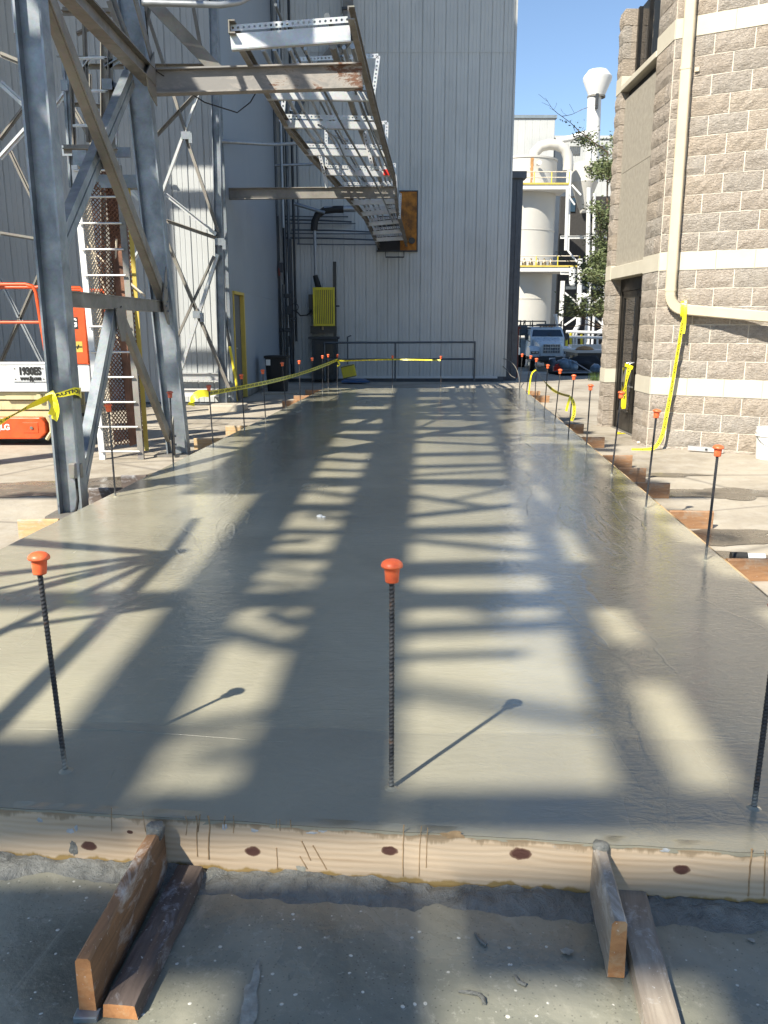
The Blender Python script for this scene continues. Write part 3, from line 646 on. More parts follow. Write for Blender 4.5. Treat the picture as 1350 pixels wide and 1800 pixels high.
def block(A, D, t0, t1, k, rz, kind='split', zs=1.0, zc=None):
    """one block of a course: along D from A, t0..t1"""
    gap = 0.006; c = A + D * ((t0 + t1) / 2); z = Z0 + CH * (k + 0.5) if zc is None else zc
    me = FLAT if kind == 'band' else SMOOTH if kind == 'smooth' else random.choice(SPLIT)
    o = inst('block' if kind != 'band' else 'band_block', me, bb, (c.x, c.y, z), rz, (abs(t1 - t0) - 2 * gap if kind == 'split' else abs(t1 - t0) - 0.004, 1, zs))
    if kind == 'split':
        o.material_slots[0].link = 'OBJECT'; o.material_slots[0].material = M(random.choice(['split_block', 'split_block', 'split_block_grey', 'split_block_warm']))
    return o
rzm = math.atan2(BD.y, BD.x)
BANDS = (0, 7, 19); KTOP = 24; TMAX = 2.95
for k in range(-4, KTOP):
    zs = 1.0; zc = None
    if k == -4: zs = 0.30; zc = Z0 + CH * -3 - 0.033
    joints = [0.0] + [x for x in ([0.43 - 0.42 + 0.42 * n for n in range(9)] if k % 2 == 0 else [0.22 + 0.42 * n for n in range(9)]) if 0.12 < x < TMAX] + [TMAX]
    for a, b in zip(joints, joints[1:]): block(BA, BD, a, b, k, rzm, 'band' if k in BANDS else 'split', zs, zc)
# left face (x = 3.33): near pier, lintels, far pier; opening from y 10.92 to 12.45
CX = 3.30; UY = V((0, 1, 0)); rzc = -math.pi / 2
OP0, OP1, CY1 = 10.92, 12.45, 12.72
for k in range(-4, KTOP):
    zs = 1.0; zc = None
    if k == -4: zs = 0.30; zc = Z0 + CH * -3 - 0.033
    kd = 'band' if k in BANDS else 'split'; A = V((CX, 0, 0))
    if k % 2: block(A, UY, 10.3, OP0, k, rzc, kd, zs, zc)
    else:
        block(A, UY, 10.3, 10.3 + 0.22, k, rzc, kd, zs, zc); block(A, UY, 10.52, OP0, k, rzc, kd, zs, zc)
    block(A, UY, OP1, CY1, k, rzc, kd, zs, zc)
    # reveal of the opening on its far side, facing the camera
    block(V((0, OP1 + 0.012, 0)), V((1, 0, 0)), CX + 0.012, CX + 0.17, k, 0, 'band' if kd == 'band' else 'smooth', zs, zc)
# mortar cores behind the blocks (set back 6 mm), roofed
q = MB(); zt = Z0 + CH * KTOP
c0 = BA + BN * 0.001; e0 = BA + BD * TMAX
e1 = BA + BD * 9.0 + BN * 0.001
poly = [(c0.x + 0.004, c0.y + 0.004), (e1.x, e1.y), (e1.x + 6, e1.y + 8), (12, 12.7), (CX + 0.17, 12.7), (CX + 0.17, OP0 - 0.01), (CX + 0.006, OP0 - 0.01)]
# solid core split so that the recess stays open
def wallbox(p0, p1, z0, z1, th, out):
    """vertical slab from p0 to p1, thickness th going inward (opposite of out)"""
    p0, p1, out = V((*p0, 0)), V((*p1, 0)), V(out); return [(p0, p1, z0, z1, th, out)]
for p0, p1, z0, z1 in ((c0.to_2d(), e1.to_2d(), -0.17, zt),):
    a, b = V((*p0, 0)), V((*p1, 0)); i_ = -BN * 0.25
    q.prism([a, b, b + i_, a + i_], lambda p_: (p_.x, p_.y, z0), lambda p_: (p_.x, p_.y, z1))
obj('wall_core', q, 'mortar', bb)
q = MB()
q.span((CX - 0.001, 10.302, -0.17), (CX + 0.30, OP0 - 0.006, zt)); q.span((CX - 0.001, OP1 + 0.02, -0.17), (CX + 0.30, CY1 - 0.006, zt))
obj('pier_core', q, 'mortar', bb)
q = MB(); q.span((CX + 0.30, 12.4, -0.17), (16, 12.71, zt)); q.span((CX + 0.3, OP0 - 0.3, zt), (11, 12.7, zt + 0.1)); obj('rear_wall', q, 'mortar', bb)
# lintel over the door, stucco panels, window sill
zl0, zl1 = Z0 + CH * 7, Z0 + CH * 8
q = MB(); q.span((CX - 0.006, OP0 + 0.003, zl0 + 0.012), (CX + 0.2, OP1 - 0.003, zl1 - 0.03)); obj('lintel', q, 'band_block', bb, bevel=0.006)
for i, (z0, z1) in enumerate(((zl1 - 0.028, 3.42), (3.426, 4.40))):
    q = MB(); q.span((CX + 0.055, OP0 + 0.003, z0), (CX + 0.25, OP1 - 0.003, z1)); obj('stucco_panel', q, 'stucco', bb)
q = MB(); q.span((CX - 0.02, OP0 - 0.02 + 0.023, 4.50), (CX + 0.2, OP1 - 0.003, 4.575)); obj('sill', q, 'band_block', bb, bevel=0.008)
q = MB(); q.span((CX + 0.10, OP0 + 0.003, 4.402), (CX + 0.25, OP1 - 0.003, 4.498)); obj('sill_shade', q, 'recess_dark', bb)  # dark strip put in for the shade under the sill
# window
w = obj('window', MB().span((CX + 0.16, OP0 + 0.003, 4.578), (CX + 0.22, OP0 + 0.07, zt)).span((CX + 0.16, OP1 - 0.07, 4.578), (CX + 0.22, OP1 - 0.003, zt)).span((CX + 0.16, OP0 + 0.072, 4.578), (CX + 0.22, OP1 - 0.072, 4.65)).span((CX + 0.16, 11.9, 4.652), (CX + 0.22, 11.96, zt)), 'bronze_frame', bb)
for y0, y1 in ((OP0 + 0.07, 11.9), (11.96, OP1 - 0.07)): obj('pane', MB().span((CX + 0.185, y0 + 0.001, 4.651), (CX + 0.195, y1 - 0.001, zt - 0.02)), 'dark_glass', w)
# door: bronze frame, two narrow leaves, transom
dx = CX + 0.15
d = obj('door', MB().span((dx, OP0 + 0.003, -0.15), (dx + 0.08, OP0 + 0.075, zl0 + 0.01)).span((dx, OP1 - 0.09, -0.15), (dx + 0.08, OP1 - 0.003, zl0 + 0.01)).span((dx, OP0 + 0.077, zl0 - 0.16), (dx + 0.08, OP1 - 0.092, zl0 + 0.01)), 'bronze_frame', bb)
for y0, y1 in ((OP0 + 0.08, 11.64), (11.65, OP1 - 0.095)):
    z0, z1 = -0.14, zl0 - 0.165
    f = MB(); x0, x1 = dx + 0.015, dx + 0.06
    f.span((x0, y0, z0), (x1, y0 + 0.06, z1)).span((x0, y1 - 0.06, z0), (x1, y1, z1)).span((x0, y0 + 0.061, z0), (x1, y1 - 0.061, z0 + 0.26)).span((x0, y0 + 0.061, z1 - 0.09), (x1, y1 - 0.061, z1))
    obj('door_leaf', f, 'bronze_frame', d)
    obj('pane', MB().span((x0 + 0.018, y0 + 0.061, z0 + 0.261), (x0 + 0.026, y1 - 0.061, z1 - 0.091)), 'dark_glass', d)
for yy in (11.58, 11.72): obj('handle', MB().tube([(dx + 0.01, yy, 0.50), (dx - 0.05, yy, 0.51), (dx - 0.05, yy, 0.83), (dx + 0.01, yy, 0.84)], 0.012, 8), 'chrome', d, smooth=60)
obj('threshold', MB().span((dx - 0.03, OP0 + 0.004, -0.149), (dx + 0.1, OP1 - 0.004, -0.141)), 'dull_steel', bb)
# things at the door and wall
t = thing('door_tape', 'yellow caution tape looped round the dark door handles', 'tape', (dx - 0.06, 11.6, 0.6))
hz_ = -0.36
tape('tape_strip', [(dx - 0.07, 11.53, 1.12 + hz_), (dx - 0.09, 11.56, 0.95 + hz_), (dx - 0.09, 11.60, 0.75 + hz_), (dx - 0.085, 11.62, 0.56 + hz_)], 0.06, t, side=(1, -0.5, 0), twist=lambda f: 0.9 * math.sin(f * 4))
tape('tape_strip', [(dx - 0.07, 11.78, 1.12 + hz_), (dx - 0.09, 11.74, 0.95 + hz_), (dx - 0.09, 11.68, 0.75 + hz_), (dx - 0.085, 11.66, 0.58 + hz_)], 0.05, t, side=(1, 0.5, 0), twist=lambda f: -0.8 * math.sin(f * 5))
tape('tape_strip', [(dx - 0.03, 11.50, 1.13 + hz_), (dx - 0.08, 11.58, 1.16 + hz_), (dx - 0.08, 11.72, 1.16 + hz_), (dx - 0.03, 11.80, 1.13 + hz_)], 0.05, t, side=(0, 0, 1), print_=False)
def wpt(t_, z, out=0.0): p_ = BA + BD * t_ + BN * out; return V((p_.x, p_.y, z))
# downspout: rectangular vertical leader, ribbed elbow, long sloping run
ds = thing('downspout', 'tan rectangular downspout with a ribbed elbow on the block wall', 'downspout', wpt(0.17, 1.6, 0.08))
def rect_tube(path, w, h, up):
    q = MB(); rings = []
    for i, p_ in enumerate(path):
        t_ = (path[min(i + 1, len(path) - 1)] - path[max(i - 1, 0)]).normalized(); n_ = V(up); sd_ = t_.cross(n_).normalized()
        c = 0.012; 
        rings.append([p_ + sd_ * a * 1 + n_ * b for a, b in ((-w / 2 + c, -h / 2), (w / 2 - c, -h / 2), (w / 2, -h / 2 + c), (w / 2, h / 2 - c), (w / 2 - c, h / 2), (-w / 2 + c, h / 2), (-w / 2, h / 2 - c), (-w / 2, -h / 2 + c))])
    for r_ in rings: q.v += r_
    for i in range(len(rings) - 1):
        for k in range(8): q.f.append((i * 8 + k, i * 8 + (k + 1) % 8, (i + 1) * 8 + (k + 1) % 8, (i + 1) * 8 + k))
    q.f += [tuple(range(7, -1, -1)), tuple((len(rings) - 1) * 8 + k for k in range(8))]; return q
obj('leader', rect_tube([wpt(0.155, 5.6, 0.075), wpt(0.17, 1.72, 0.075)], 0.118, 0.085, BN), 'downspout_paint', ds, smooth=40)
el = []
for i in range(22):
    a = i / 21 * R(86); r_ = 0.14 + (0.004 if i % 2 else -0.003); el.append(wpt(0.17 + 0.17 * (1 - math.cos(a)) * 1.0, 1.72 - 0.17 * math.sin(a) - 0.03 * (i / 21), 0.075))
obj('elbow', rect_tube(el, 0.116, 0.084, BN), 'downspout_paint', ds, smooth=30)
for i in range(2, 20, 2): obj('elbow_rib', rect_tube([el[i], el[i] + (el[i + 1] - el[i]) * 0.45], 0.124, 0.090, BN), 'downspout_paint', ds)
obj('run', rect_tube([wpt(0.325, 1.528, 0.077), wpt(1.4, 1.425, 0.077 + 0.16), wpt(2.9, 1.30, 0.4)], 0.122, 0.088, BN), 'downspout_paint', ds, smooth=40)
for z in (4.15, 1.74): obj('strap', rect_tube([wpt(0.158 if z > 2 else 0.17, z + 0.03, 0.075), wpt(0.158 if z > 2 else 0.17, z, 0.075)], 0.126, 0.093, BN), 'downspout_paint', ds)
obj('strap_ear', MB().box(wpt(0.27, 4.15, 0.03), (0.05, 0.008, 0.045), rzm), 'downspout_paint', ds)
# caution tape hanging from the elbow down to the ground
t = thing('hanging_tape', 'long yellow caution tape hanging from the downspout elbow to the ground', 'tape', wpt(0.36, -0.1, 0.1))
pp = [wpt(0.355, 1.60, 0.135), wpt(0.352, 1.45, 0.14), wpt(0.33, 1.2, 0.13), wpt(0.285, 0.7, 0.12), wpt(0.245, 0.3, 0.13), wpt(0.215, 0.04, 0.15), wpt(0.15, -0.115, 0.22), wpt(0.02, -0.14, 0.30), wpt(-0.10, -0.142, 0.34)]
tape('tape_strip', pp, 0.056, t, side=BD, twist=lambda f: 0.5 * math.sin(f * 5), wfun=lambda f: 0.4 if 0.07 < f < 0.11 else 0.8)
tape('tape_strip', [wpt(0.36, 1.63, 0.13), wpt(0.37, 1.52, 0.16), wpt(0.375, 1.36, 0.15), wpt(0.37, 1.25, 0.16)], 0.03, t, side=BD, print_=False)
tape('tape_strip', [wpt(0.33, 1.59, 0.02), wpt(0.34, 1.62, 0.13), wpt(0.345, 1.45, 0.14), wpt(0.35, 1.44, 0.03)], 0.06, t, side=BD, print_=False)
t = tag(obj('tape_scrap', MB().box(PZ(1091, 762, -0.143), (0.14, 0.05, 0.006), 0.5).box(PZ(1087, 760, -0.135), (0.06, 0.05, 0.008), 0.9), 'tape_yellow'), 'small scrap of yellow tape on the ground before the dark door', 'tape')
# things lying by the wall
q = MB(); c = wpt(0.72, -0.10, 0.16); q.bar(wpt(0.52, -0.105, 0.12), wpt(0.92, -0.112, 0.10), 0.02, 0.055)
lv = tag(obj('spirit_level', q, 'bright_strut', loc=c), 'short pale metal bar leaning at the foot of the block wall', 'level')
obj('vial', MB().bar(wpt(0.72, -0.108, 0.132), wpt(0.745, -0.1085, 0.131), 0.006, 0.02), 'dark_iron', lv)
bk = thing('bucket', 'white plastic bucket at the right edge by the block wall', 'bucket', wpt(1.42, -0.148, 0.24))
c = wpt(1.42, -0.148, 0.24); obj('body', MB().lathe([(0.0, 0.0), (0.125, 0.0), (0.146, 0.30), (0.152, 0.30), (0.152, 0.32), (0.147, 0.322), (0.149, 0.36), (0.140, 0.36), (0.120, 0.01)], c, 28), 'bucket_white', bk, smooth=40)
obj('rim_ring', MB().lathe([(0.1475, 0.265), (0.158, 0.265), (0.158, 0.275), (0.1475, 0.275)], c, 28), 'bucket_white', bk)
pts = [c + V((0.155 * math.cos(a), 0.0, 0.27)) + V((0, -0.16 * math.sin(a), -0.13 * math.sin(a))) for a in [math.pi * k / 12 for k in range(13)]]
obj('handle', MB().tube(pts, 0.003, 6), 'dark_iron', bk)
c = PZ(1298, 978, -0.11); q = MB(); q.tube([c + V((-0.05, 0.0, 0)), c + V((0.05, -0.01, 0))], 0.03, 14); sp = tag(obj('sleeve', q, 'black_rubber', loc=c, smooth=40), 'short black and white tube lying on the ground beside the right form', 'tube')
obj('white_end', MB().tube([c + V((0.052, -0.01, 0)), c + V((0.16, -0.02, 0))], 0.024, 14), 'bucket_white', sp, smooth=40)
# stones and crumbs along the right form
for i, (px, py, r_) in enumerate(((1310, 1043, 0.03), (1322, 1052, 0.02), (1337, 1046, 0.025), (1212, 938, 0.02), (1130, 880, 0.02), (1345, 1002, 0.03), (1140, 768, 0.03), (1123, 778, 0.025))):
    c = PZ(px, py, -0.13); q = MB(); q.lathe([(0, 1), (0.6, 0.8), (1, 0.1), (0.8, -0.6), (0, -0.8)], (0, 0, 0), 7)
    q.v = [c + V((p_.x * r_ * 1.3, p_.y * r_, p_.z * r_ * 0.8)) * (1 + 0.35 * fbm(p_.x, p_.y, p_.z + i, 1.5)) for p_ in q.v] if False else [c + V((p_.x * r_ * 1.3, p_.y * r_, p_.z * r_ * 0.8)) * 1.0 for p_ in q.v]
    tag(obj('stone', q, 'mortar', loc=c), '%s of the pale rubble stones from the camera beside the right form' % ORD[[0, 2, 1, 4, 5, 3, 7, 6][i]], 'stone', 'rubble stones')
# ================================================================ STEEL TOWER (left)
TX = -2.47; CYS = (6.5, 9.65); TOP = 8.2
tw = thing('steel_tower', 'tall galvanized steel tower frame with diagonal bracing at the left slab edge', 'tower', (TX, 6.5, -0.15))
def tp(y, z, dx=0.0): return V((TX + dx, y, z))
for i, y in enumerate(CYS):
    obj('column', MB().ibeam((-2.505 if i == 0 else -2.42, y, -0.15), (-2.505 if i == 0 else -2.42 - 0.052 * (TOP + 0.15), y, TOP), 0.195 if i == 0 else 0.245, 0.155, 0.016, 0.012, up=(1, 0, 0)), 'galvanized', tw)
    obj('base_plate', MB().box((TX, y, -0.136), (0.40, 0.36, 0.025)), 'dull_steel', tw)
    obj('column', MB().ibeam((-6.4, y, -0.15), (-6.4, y, TOP), 0.25, 0.25, 0.016, 0.012, up=(1, 0, 0)), 'galvanized', tw)
    obj('cross_beam', MB().ibeam((-6.27, y, TOP + 0.13), (TX + 0.13, y, TOP + 0.13), 0.25, 0.15), 'dull_steel', tw)
def dbl(name, a, b, w, gap, m):
    """a pair of parallel angles, as the braces in the photograph"""
    d = (V(b) - V(a)).normalized(); n_ = d.cross(V((1, 0, 0))).normalized()
    for sg in (-1, 1):
        off = n_ * sg * (w + gap) / 2
        q = MB(); q.bar(V(a) + off, V(b) + off, w, 0.012, (1, 0, 0)); q.bar(V(a) + off, V(b) + off, 0.012, 0.07, (1, 0, 0), (sg * (w / 2 - 0.006), -0.0415)); obj(name, q, m, tw)
for y0, y1 in zip(CYS, CYS[1:]):
    a, b = y0 + 0.13, y1 - 0.13; ym = (y0 + y1) / 2 - 0.22
    obj('beam', MB().bar(tp(a, 1.55), tp(b, 1.55), 0.012, 0.10).bar(tp(a, 1.606, -0.03), tp(b, 1.606, -0.03), 0.09, 0.011).bar(tp(a, 1.494, -0.03), tp(b, 1.494, -0.03), 0.09, 0.011), 'dull_steel', tw)
    obj('beam', MB().ibeam(tp(a, 3.90), tp(b, 3.90), 0.17, 0.13), 'dull_steel', tw)
    dbl('brace', tp(a - 0.02, 0.0), tp(ym - 0.03, 1.46), 0.062, 0.016, 'galvanized')
    obj('brace', MB().bar(tp(b + 0.03, -0.02, 0.015), tp(ym + 0.05, 1.48, 0.015), 0.115, 0.012, (1, 0, 0)).bar(tp(b + 0.03, -0.02, -0.035), tp(ym + 0.05, 1.48, -0.035), 0.012, 0.08, (1, 0, 0), (0.05, 0)), 'dull_steel', tw)
    obj('brace', MB().bar(tp(b + 0.05, 1.62, 0.03), tp(a - 0.02, 3.80, 0.03), 0.12, 0.012, (1, 0, 0)).bar(tp(b + 0.05, 1.62, -0.02), tp(a - 0.02, 3.80, -0.02), 0.012, 0.08, (1, 0, 0), (0.054, 0)).bar(tp(b + 0.05, 1.62, -0.02), tp(a - 0.02, 3.80, -0.02), 0.012, 0.08, (1, 0, 0), (-0.054, 0)), 'dull_steel', tw)
    dbl('brace', tp(a - 0.02, 1.75, -0.09), tp(b - 0.35, 3.80, -0.09), 0.072, 0.020, 'galvanized')
    obj('brace', MB().bar(tp(b + 0.02, 4.05, 0.03), tp(a - 0.02, 6.3, 0.03), 0.12, 0.012, (1, 0, 0)), 'dull_steel', tw)
    obj('brace', MB().bar(tp(a, 4.05, -0.06), tp(b, 6.3, -0.06), 0.12, 0.012, (1, 0, 0)), 'dull_steel', tw)
    def gus(pts, dx): q = MB(); q.prism([V((0, p_[0], p_[1])) for p_ in pts], lambda p_: (TX + dx, p_.y, p_.z), lambda p_: (TX + dx + 0.012, p_.y, p_.z)); return q
    obj('gusset_plate', gus([(b + 0.005, 1.35), (b - 0.05, 1.36), (b - 0.16, 1.48), (b - 0.20, 1.62), (b - 0.06, 1.92), (b + 0.005, 1.98)], 0.045), 'dull_steel', tw)
    obj('gusset_plate', gus([(b + 0.005, -0.12), (b - 0.10, -0.12), (b - 0.16, 0.06), (b - 0.10, 0.20), (b + 0.005, 0.32)], 0.03), 'dull_steel', tw)
    obj('gusset_plate', gus([(ym - 0.12, 1.50), (ym - 0.12, 1.36), (ym - 0.03, 1.20), (ym + 0.08, 1.20), (ym + 0.15, 1.36), (ym + 0.15, 1.50)], 0.026), 'dull_steel', tw)
    obj('gusset_plate', gus([(b + 0.005, 3.62), (b - 0.30, 3.70), (b - 0.36, 3.84), (b - 0.10, 4.05), (b + 0.005, 4.15)], 0.045), 'dull_steel', tw)
    for yy, zz in ((b - 0.05, 1.50), (b - 0.05, 1.6), (b - 0.12, 1.55), (b - 0.06, 1.75), (b - 0.05, 0.0), (b - 0.05, 0.1)): obj('bolt', MB().tube([tp(yy, zz, 0.055), tp(yy, zz, 0.072)], 0.014, 6), 'galvanized', tw)
# cable conduit on the near column and its little box
obj('junction_box', MB().box((TX + 0.02, 6.5 - 0.03, 0.22), (0.10, 0.05, 0.12)), 'dull_steel', tw, bevel=0.006)
obj('cable', MB().tube([(TX + 0.02, 6.46, 0.17), (TX + 0.025, 6.45, 0.0), (TX + 0.01, 6.45, -0.08), (TX - 0.02, 6.46, -0.14)], 0.011, 8), 'black_rubber', tw, smooth=60)
obj('stub_beam', MB().span((-3.30, 9.9, 2.86), (-2.62, 10.05, 3.0)), 'galvanized', tw)
# tie rods of the tower behind (left of the near column)
for (a, b, y, m, r_) in (((0, 145), (42, 183), 10.2, 'bright_strut', 0.03), ((0, 278), (45, 228), 10.2, 'bright_strut', 0.03), ((95, 190), (160, 100), 11.5, 'bright_strut', 0.03), ((128, 255), (170, 280), 11.5, 'bright_strut', 0.03), ((225, 330), (245, 350), 12, 'bright_strut', 0.03), ((0, 600), (0, 600), 12, 'dull_steel', 0.03),
                         ((0, 245), (60, 165), 13, 'dull_steel', 0.03), ((0, 490), (75, 640), 13.5, 'conduit', 0.03), ((0, 640), (70, 480), 13.5, 'dull_steel', 0.03), ((0, 410), (62, 420), 13, 'dull_steel', 0.025), ((0, 95), (60, 120), 13, 'dull_steel', 0.035), ((15, 260), (60, 355), 13, 'dull_steel', 0.03)):
    if a != b: obj('tie', MB().bar(PY(*a, y), PY(*b, y), 0.012, 2.2 * r_, (0, 1, 0)).bar(PY(*a, y), PY(*b, y), 2.2 * r_, 0.012, (0, 1, 0)), m, tw)
for (a, b, y, m, r_) in (((113, 95), (126, 330), 11.0, 'galvanized', 0.035), ((125, 140), (132, 300), 11.2, 'dull_steel', 0.03), ((148, 40), (156, 250), 11.5, 'dull_steel', 0.03), ((163, 330), (158, 130), 12.2, 'dull_steel', 0.025), ((190, 70), (198, 330), 11.0, 'dull_steel', 0.05), ((205, 230), (210, 340), 11.3, 'bright_strut', 0.025), ((110, 20), (200, 22), 11.5, 'dull_steel', 0.05), ((135, 103), (192, 101), 11.0, 'bright_strut', 0.016), ((137, 160), (192, 160), 11.0, 'bright_strut', 0.016), ((128, 221), (190, 220), 11.0, 'bright_strut', 0.016), ((120, 175), (160, 245), 11.8, 'dull_steel', 0.03), ((188, 145), (225, 168), 11, 'galvanized', 0.05), ((185, 118), (215, 100), 11, 'galvanized', 0.04), ((112, 262), (205, 262), 10.6, 'dull_steel', 0.05), ((135, 60), (178, 40), 12, 'dull_steel', 0.03), ((195, 0), (236, 112), 9.3, 'dull_steel', 0.05), ((245, 100), (262, 0), 10.2, 'dull_steel', 0.04), ((226, 470), (246, 440), 12, 'bright_strut', 0.03)):
    obj('tie', MB().bar(PY(*a, y), PY(*b, y), 0.012, 2.0 * r_, (0, 1, 0)).bar(PY(*a, y), PY(*b, y), 2.0 * r_, 0.012, (0, 1, 0)), m, tw)
for (px, py, w) in ((188, 148, 0.12), (118, 265, 0.12), (215, 268, 0.2), (113, 150, 0.08)): obj('gusset_plate', MB().box(PY(px, py, 10.9), (w, 0.02, 0.12)), 'galvanized', tw)
obj('pipe', MB().tube([PY(20, -60, 10.5), PY(31, 60, 10.5)], 0.045, 10), 'bright_strut', tw, smooth=60)
# rear leg frame of the tower, by the left building corner
fr = thing('bracing_trestle', 'slim braced steel trestle against the corner of the left building', 'trestle', PZ(400, 712, -0.15))
FY = 15.2
obj('post', MB().ibeam(PY(393, 718, FY), PY(372, -120, FY), 0.14, 0.14, 0.012, 0.01, up=(1, 0, 0)), 'galvanized', fr)
obj('post', MB().ibeam(PY(187, 700, 13.5), PY(187, 60, 13.5), 0.14, 0.14, 0.012, 0.01, up=(1, 0, 0)), 'dull_steel', fr)
for (a, b, w, m) in (((257, 20), (328, 236), 0.06, 'dull_steel'), ((328, 244), (384, 408), 0.06, 'dull_steel'), ((350, 163), (285, 340), 0.06, 'bright_strut'), ((275, 240), (350, 160), 0.05, 'dull_steel'), ((293, 343), (380, 412), 0.06, 'bright_strut'), ((292, 388), (384, 420), 0.06, 'dull_steel'),
                     ((383, 447), (318, 650), 0.07, 'bright_strut'), ((376, 450), (312, 592), 0.05, 'dull_steel'), ((295, 427), (404, 684), 0.07, 'dull_steel'), ((150, 118), (360, 118), 0.07, 'dull_steel'), ((112, 183), (205, 190), 0.06, 'dull_steel'), ((100, 100), (180, 100), 0.03, 'conduit'), ((130, 158), (185, 160), 0.03, 'bright_strut'), ((120, 220), (190, 221), 0.03, 'bright_strut'), ((340, 14), (352, 80), 0.06, 'dull_steel')):
    obj('brace', MB().angle(PY(*a, FY - 0.1), PY(*b, FY - 0.12), w, 0.01, (0, 1, 0)), m, fr)
for c in ((327, 238), (386, 425), (347, 553)):
    q = MB(); q.box(PY(*c, FY - 0.2), (0.16, 0.03, 0.12)); q.box(PY(c[0] + 8, c[1] + 5, FY - 0.23), (0.06, 0.05, 0.16)); obj('gusset_plate', q, 'galvanized', fr)
obj('footing', MB().box(PZ(400, 722, -0.15) + V((0.0, 0.1, 0.05)), (0.62, 0.5, 0.12)), 'yard_concrete', fr, bevel=0.02)
obj('base_plate', MB().box(PZ(400, 712, -0.15) + V((-0.1, 0.15, 0.14)), (0.3, 0.3, 0.03)), 'galvanized', fr)
obj('sill_beam', MB().ibeam(PY(290, 662, 15.8), PY(392, 662, 15.8), 0.14, 0.1), 'bright_strut', fr)
obj('sill_beam', MB().ibeam(PY(290, 690, 15.7), PY(392, 690, 15.7), 0.14, 0.1), 'white_steel', fr)
# ---------------------------------------------------------------- caged ladder
ld = thing('caged_ladder', 'steel ladder with a rusty expanded-mesh guard standing behind the tower', 'ladder', (-3.0, 9.4, -0.15))
A0, A1 = PZ(180, 808, -0.15), PY(130, 285, 9.62); B0, B1 = PZ(248, 808, -0.15), PY(207, 285, 9.62); A1.z = B1.z = 3.05
obj('rail', MB().channel(A0, A1, 0.065, 0.03, 0.006, (0, -1, 0)), 'white_steel', ld); obj('rail', MB().channel(B0, B1, 0.065, 0.03, 0.006, (0, -1, 0)), 'dull_steel', ld)
for k in range(12):
    f = 0.03 + k * 0.0865; obj('rung', MB().tube([A0.lerp(A1, f) + V((0, -0.03, 0)), B0.lerp(B1, f) + V((0, -0.03, 0))], 0.012, 8), 'bright_strut', ld, smooth=60)
C0 = PZ(258, 792, -0.15); C1 = PY(222, 290, 9.95); C1.z = 3.0
D0_, D1_ = A0 + V((0.05, 0.30, 0)), A1 + V((0.05, 0.28, 0))
def emesh(a0, a1, b0, b1, nu, nv, w=0.011):
    """expanded metal: real diamond strands"""
    q = MB()
    def P(u, v): return a0.lerp(a1, v).lerp(b0.lerp(b1, v), u)
    for j in range(nv):
        for i in range(nu):
            for (u0, v0, u1, v1) in ((i, j + .5, i + .5, j), (i + .5, j, i + 1, j + .5), (i + 1, j + .5, i + .5, j + 1), (i + .5, j + 1, i, j + .5)):
                p0, p1 = P(u0 / nu, v0 / nv), P(u1 / nu, v1 / nv); n_ = (b0 - a0).cross(a1 - a0).normalized(); d = (p1 - p0).cross(n_).normalized() * w / 2; e = n_ * 0.006
                q.add([p0 - d, p0 + d, p1 + d, p1 - d, p0 - d + e, p0 + d + e, p1 + d + e, p1 - d + e], [(0, 1, 2, 3), (7, 6, 5, 4), (1, 5, 6, 2), (0, 3, 7, 4)])
    return q
tag(obj('mesh_guard', emesh(D0_ + V((0, 0, 0.12)), D1_, C0 + V((-0.03, 0, 0.1)), C1, 9, 58), 'rust_plate', ld), kind='stuff')
tag(obj('mesh_side', emesh(A0 + V((0.02, 0.02, 0.1)), A1 + V((0.02, 0.02, 0)), D0_ + V((0, 0, 0.1)), D1_, 4, 58), 'pale_mesh_steel', ld), kind='stuff')
obj('guard_rail', MB().bar(C0, C1, 0.05, 0.02, (0, 1, 0)), 'door_yellow', ld)
obj('back_plate', MB().prism([D0_ + V((0.16, 0.06, 0.1)), C0 + V((-0.06, 0.06, 0.1)), C1 + V((-0.06, 0.06, 0)), D1_ + V((0.16, 0.06, 0))], lambda p_: p_, lambda p_: p_ + V((0, 0.01, 0))), 'rust_plate', ld)
for (a, b) in (((142, 425), (255, 520)), ((157, 420), (200, 560)), ((205, 420), (190, 700)), ((228, 640), (190, 560))): obj('stay', MB().tube([PY(*a, 9.9), PY(*b, 9.9)], 0.013, 6), 'pale_mesh_steel', ld)
obj('top_box', MB().span((-3.42, 9.7, 3.05), (-3.27, 9.9, 3.22)), 'galvanized', ld)
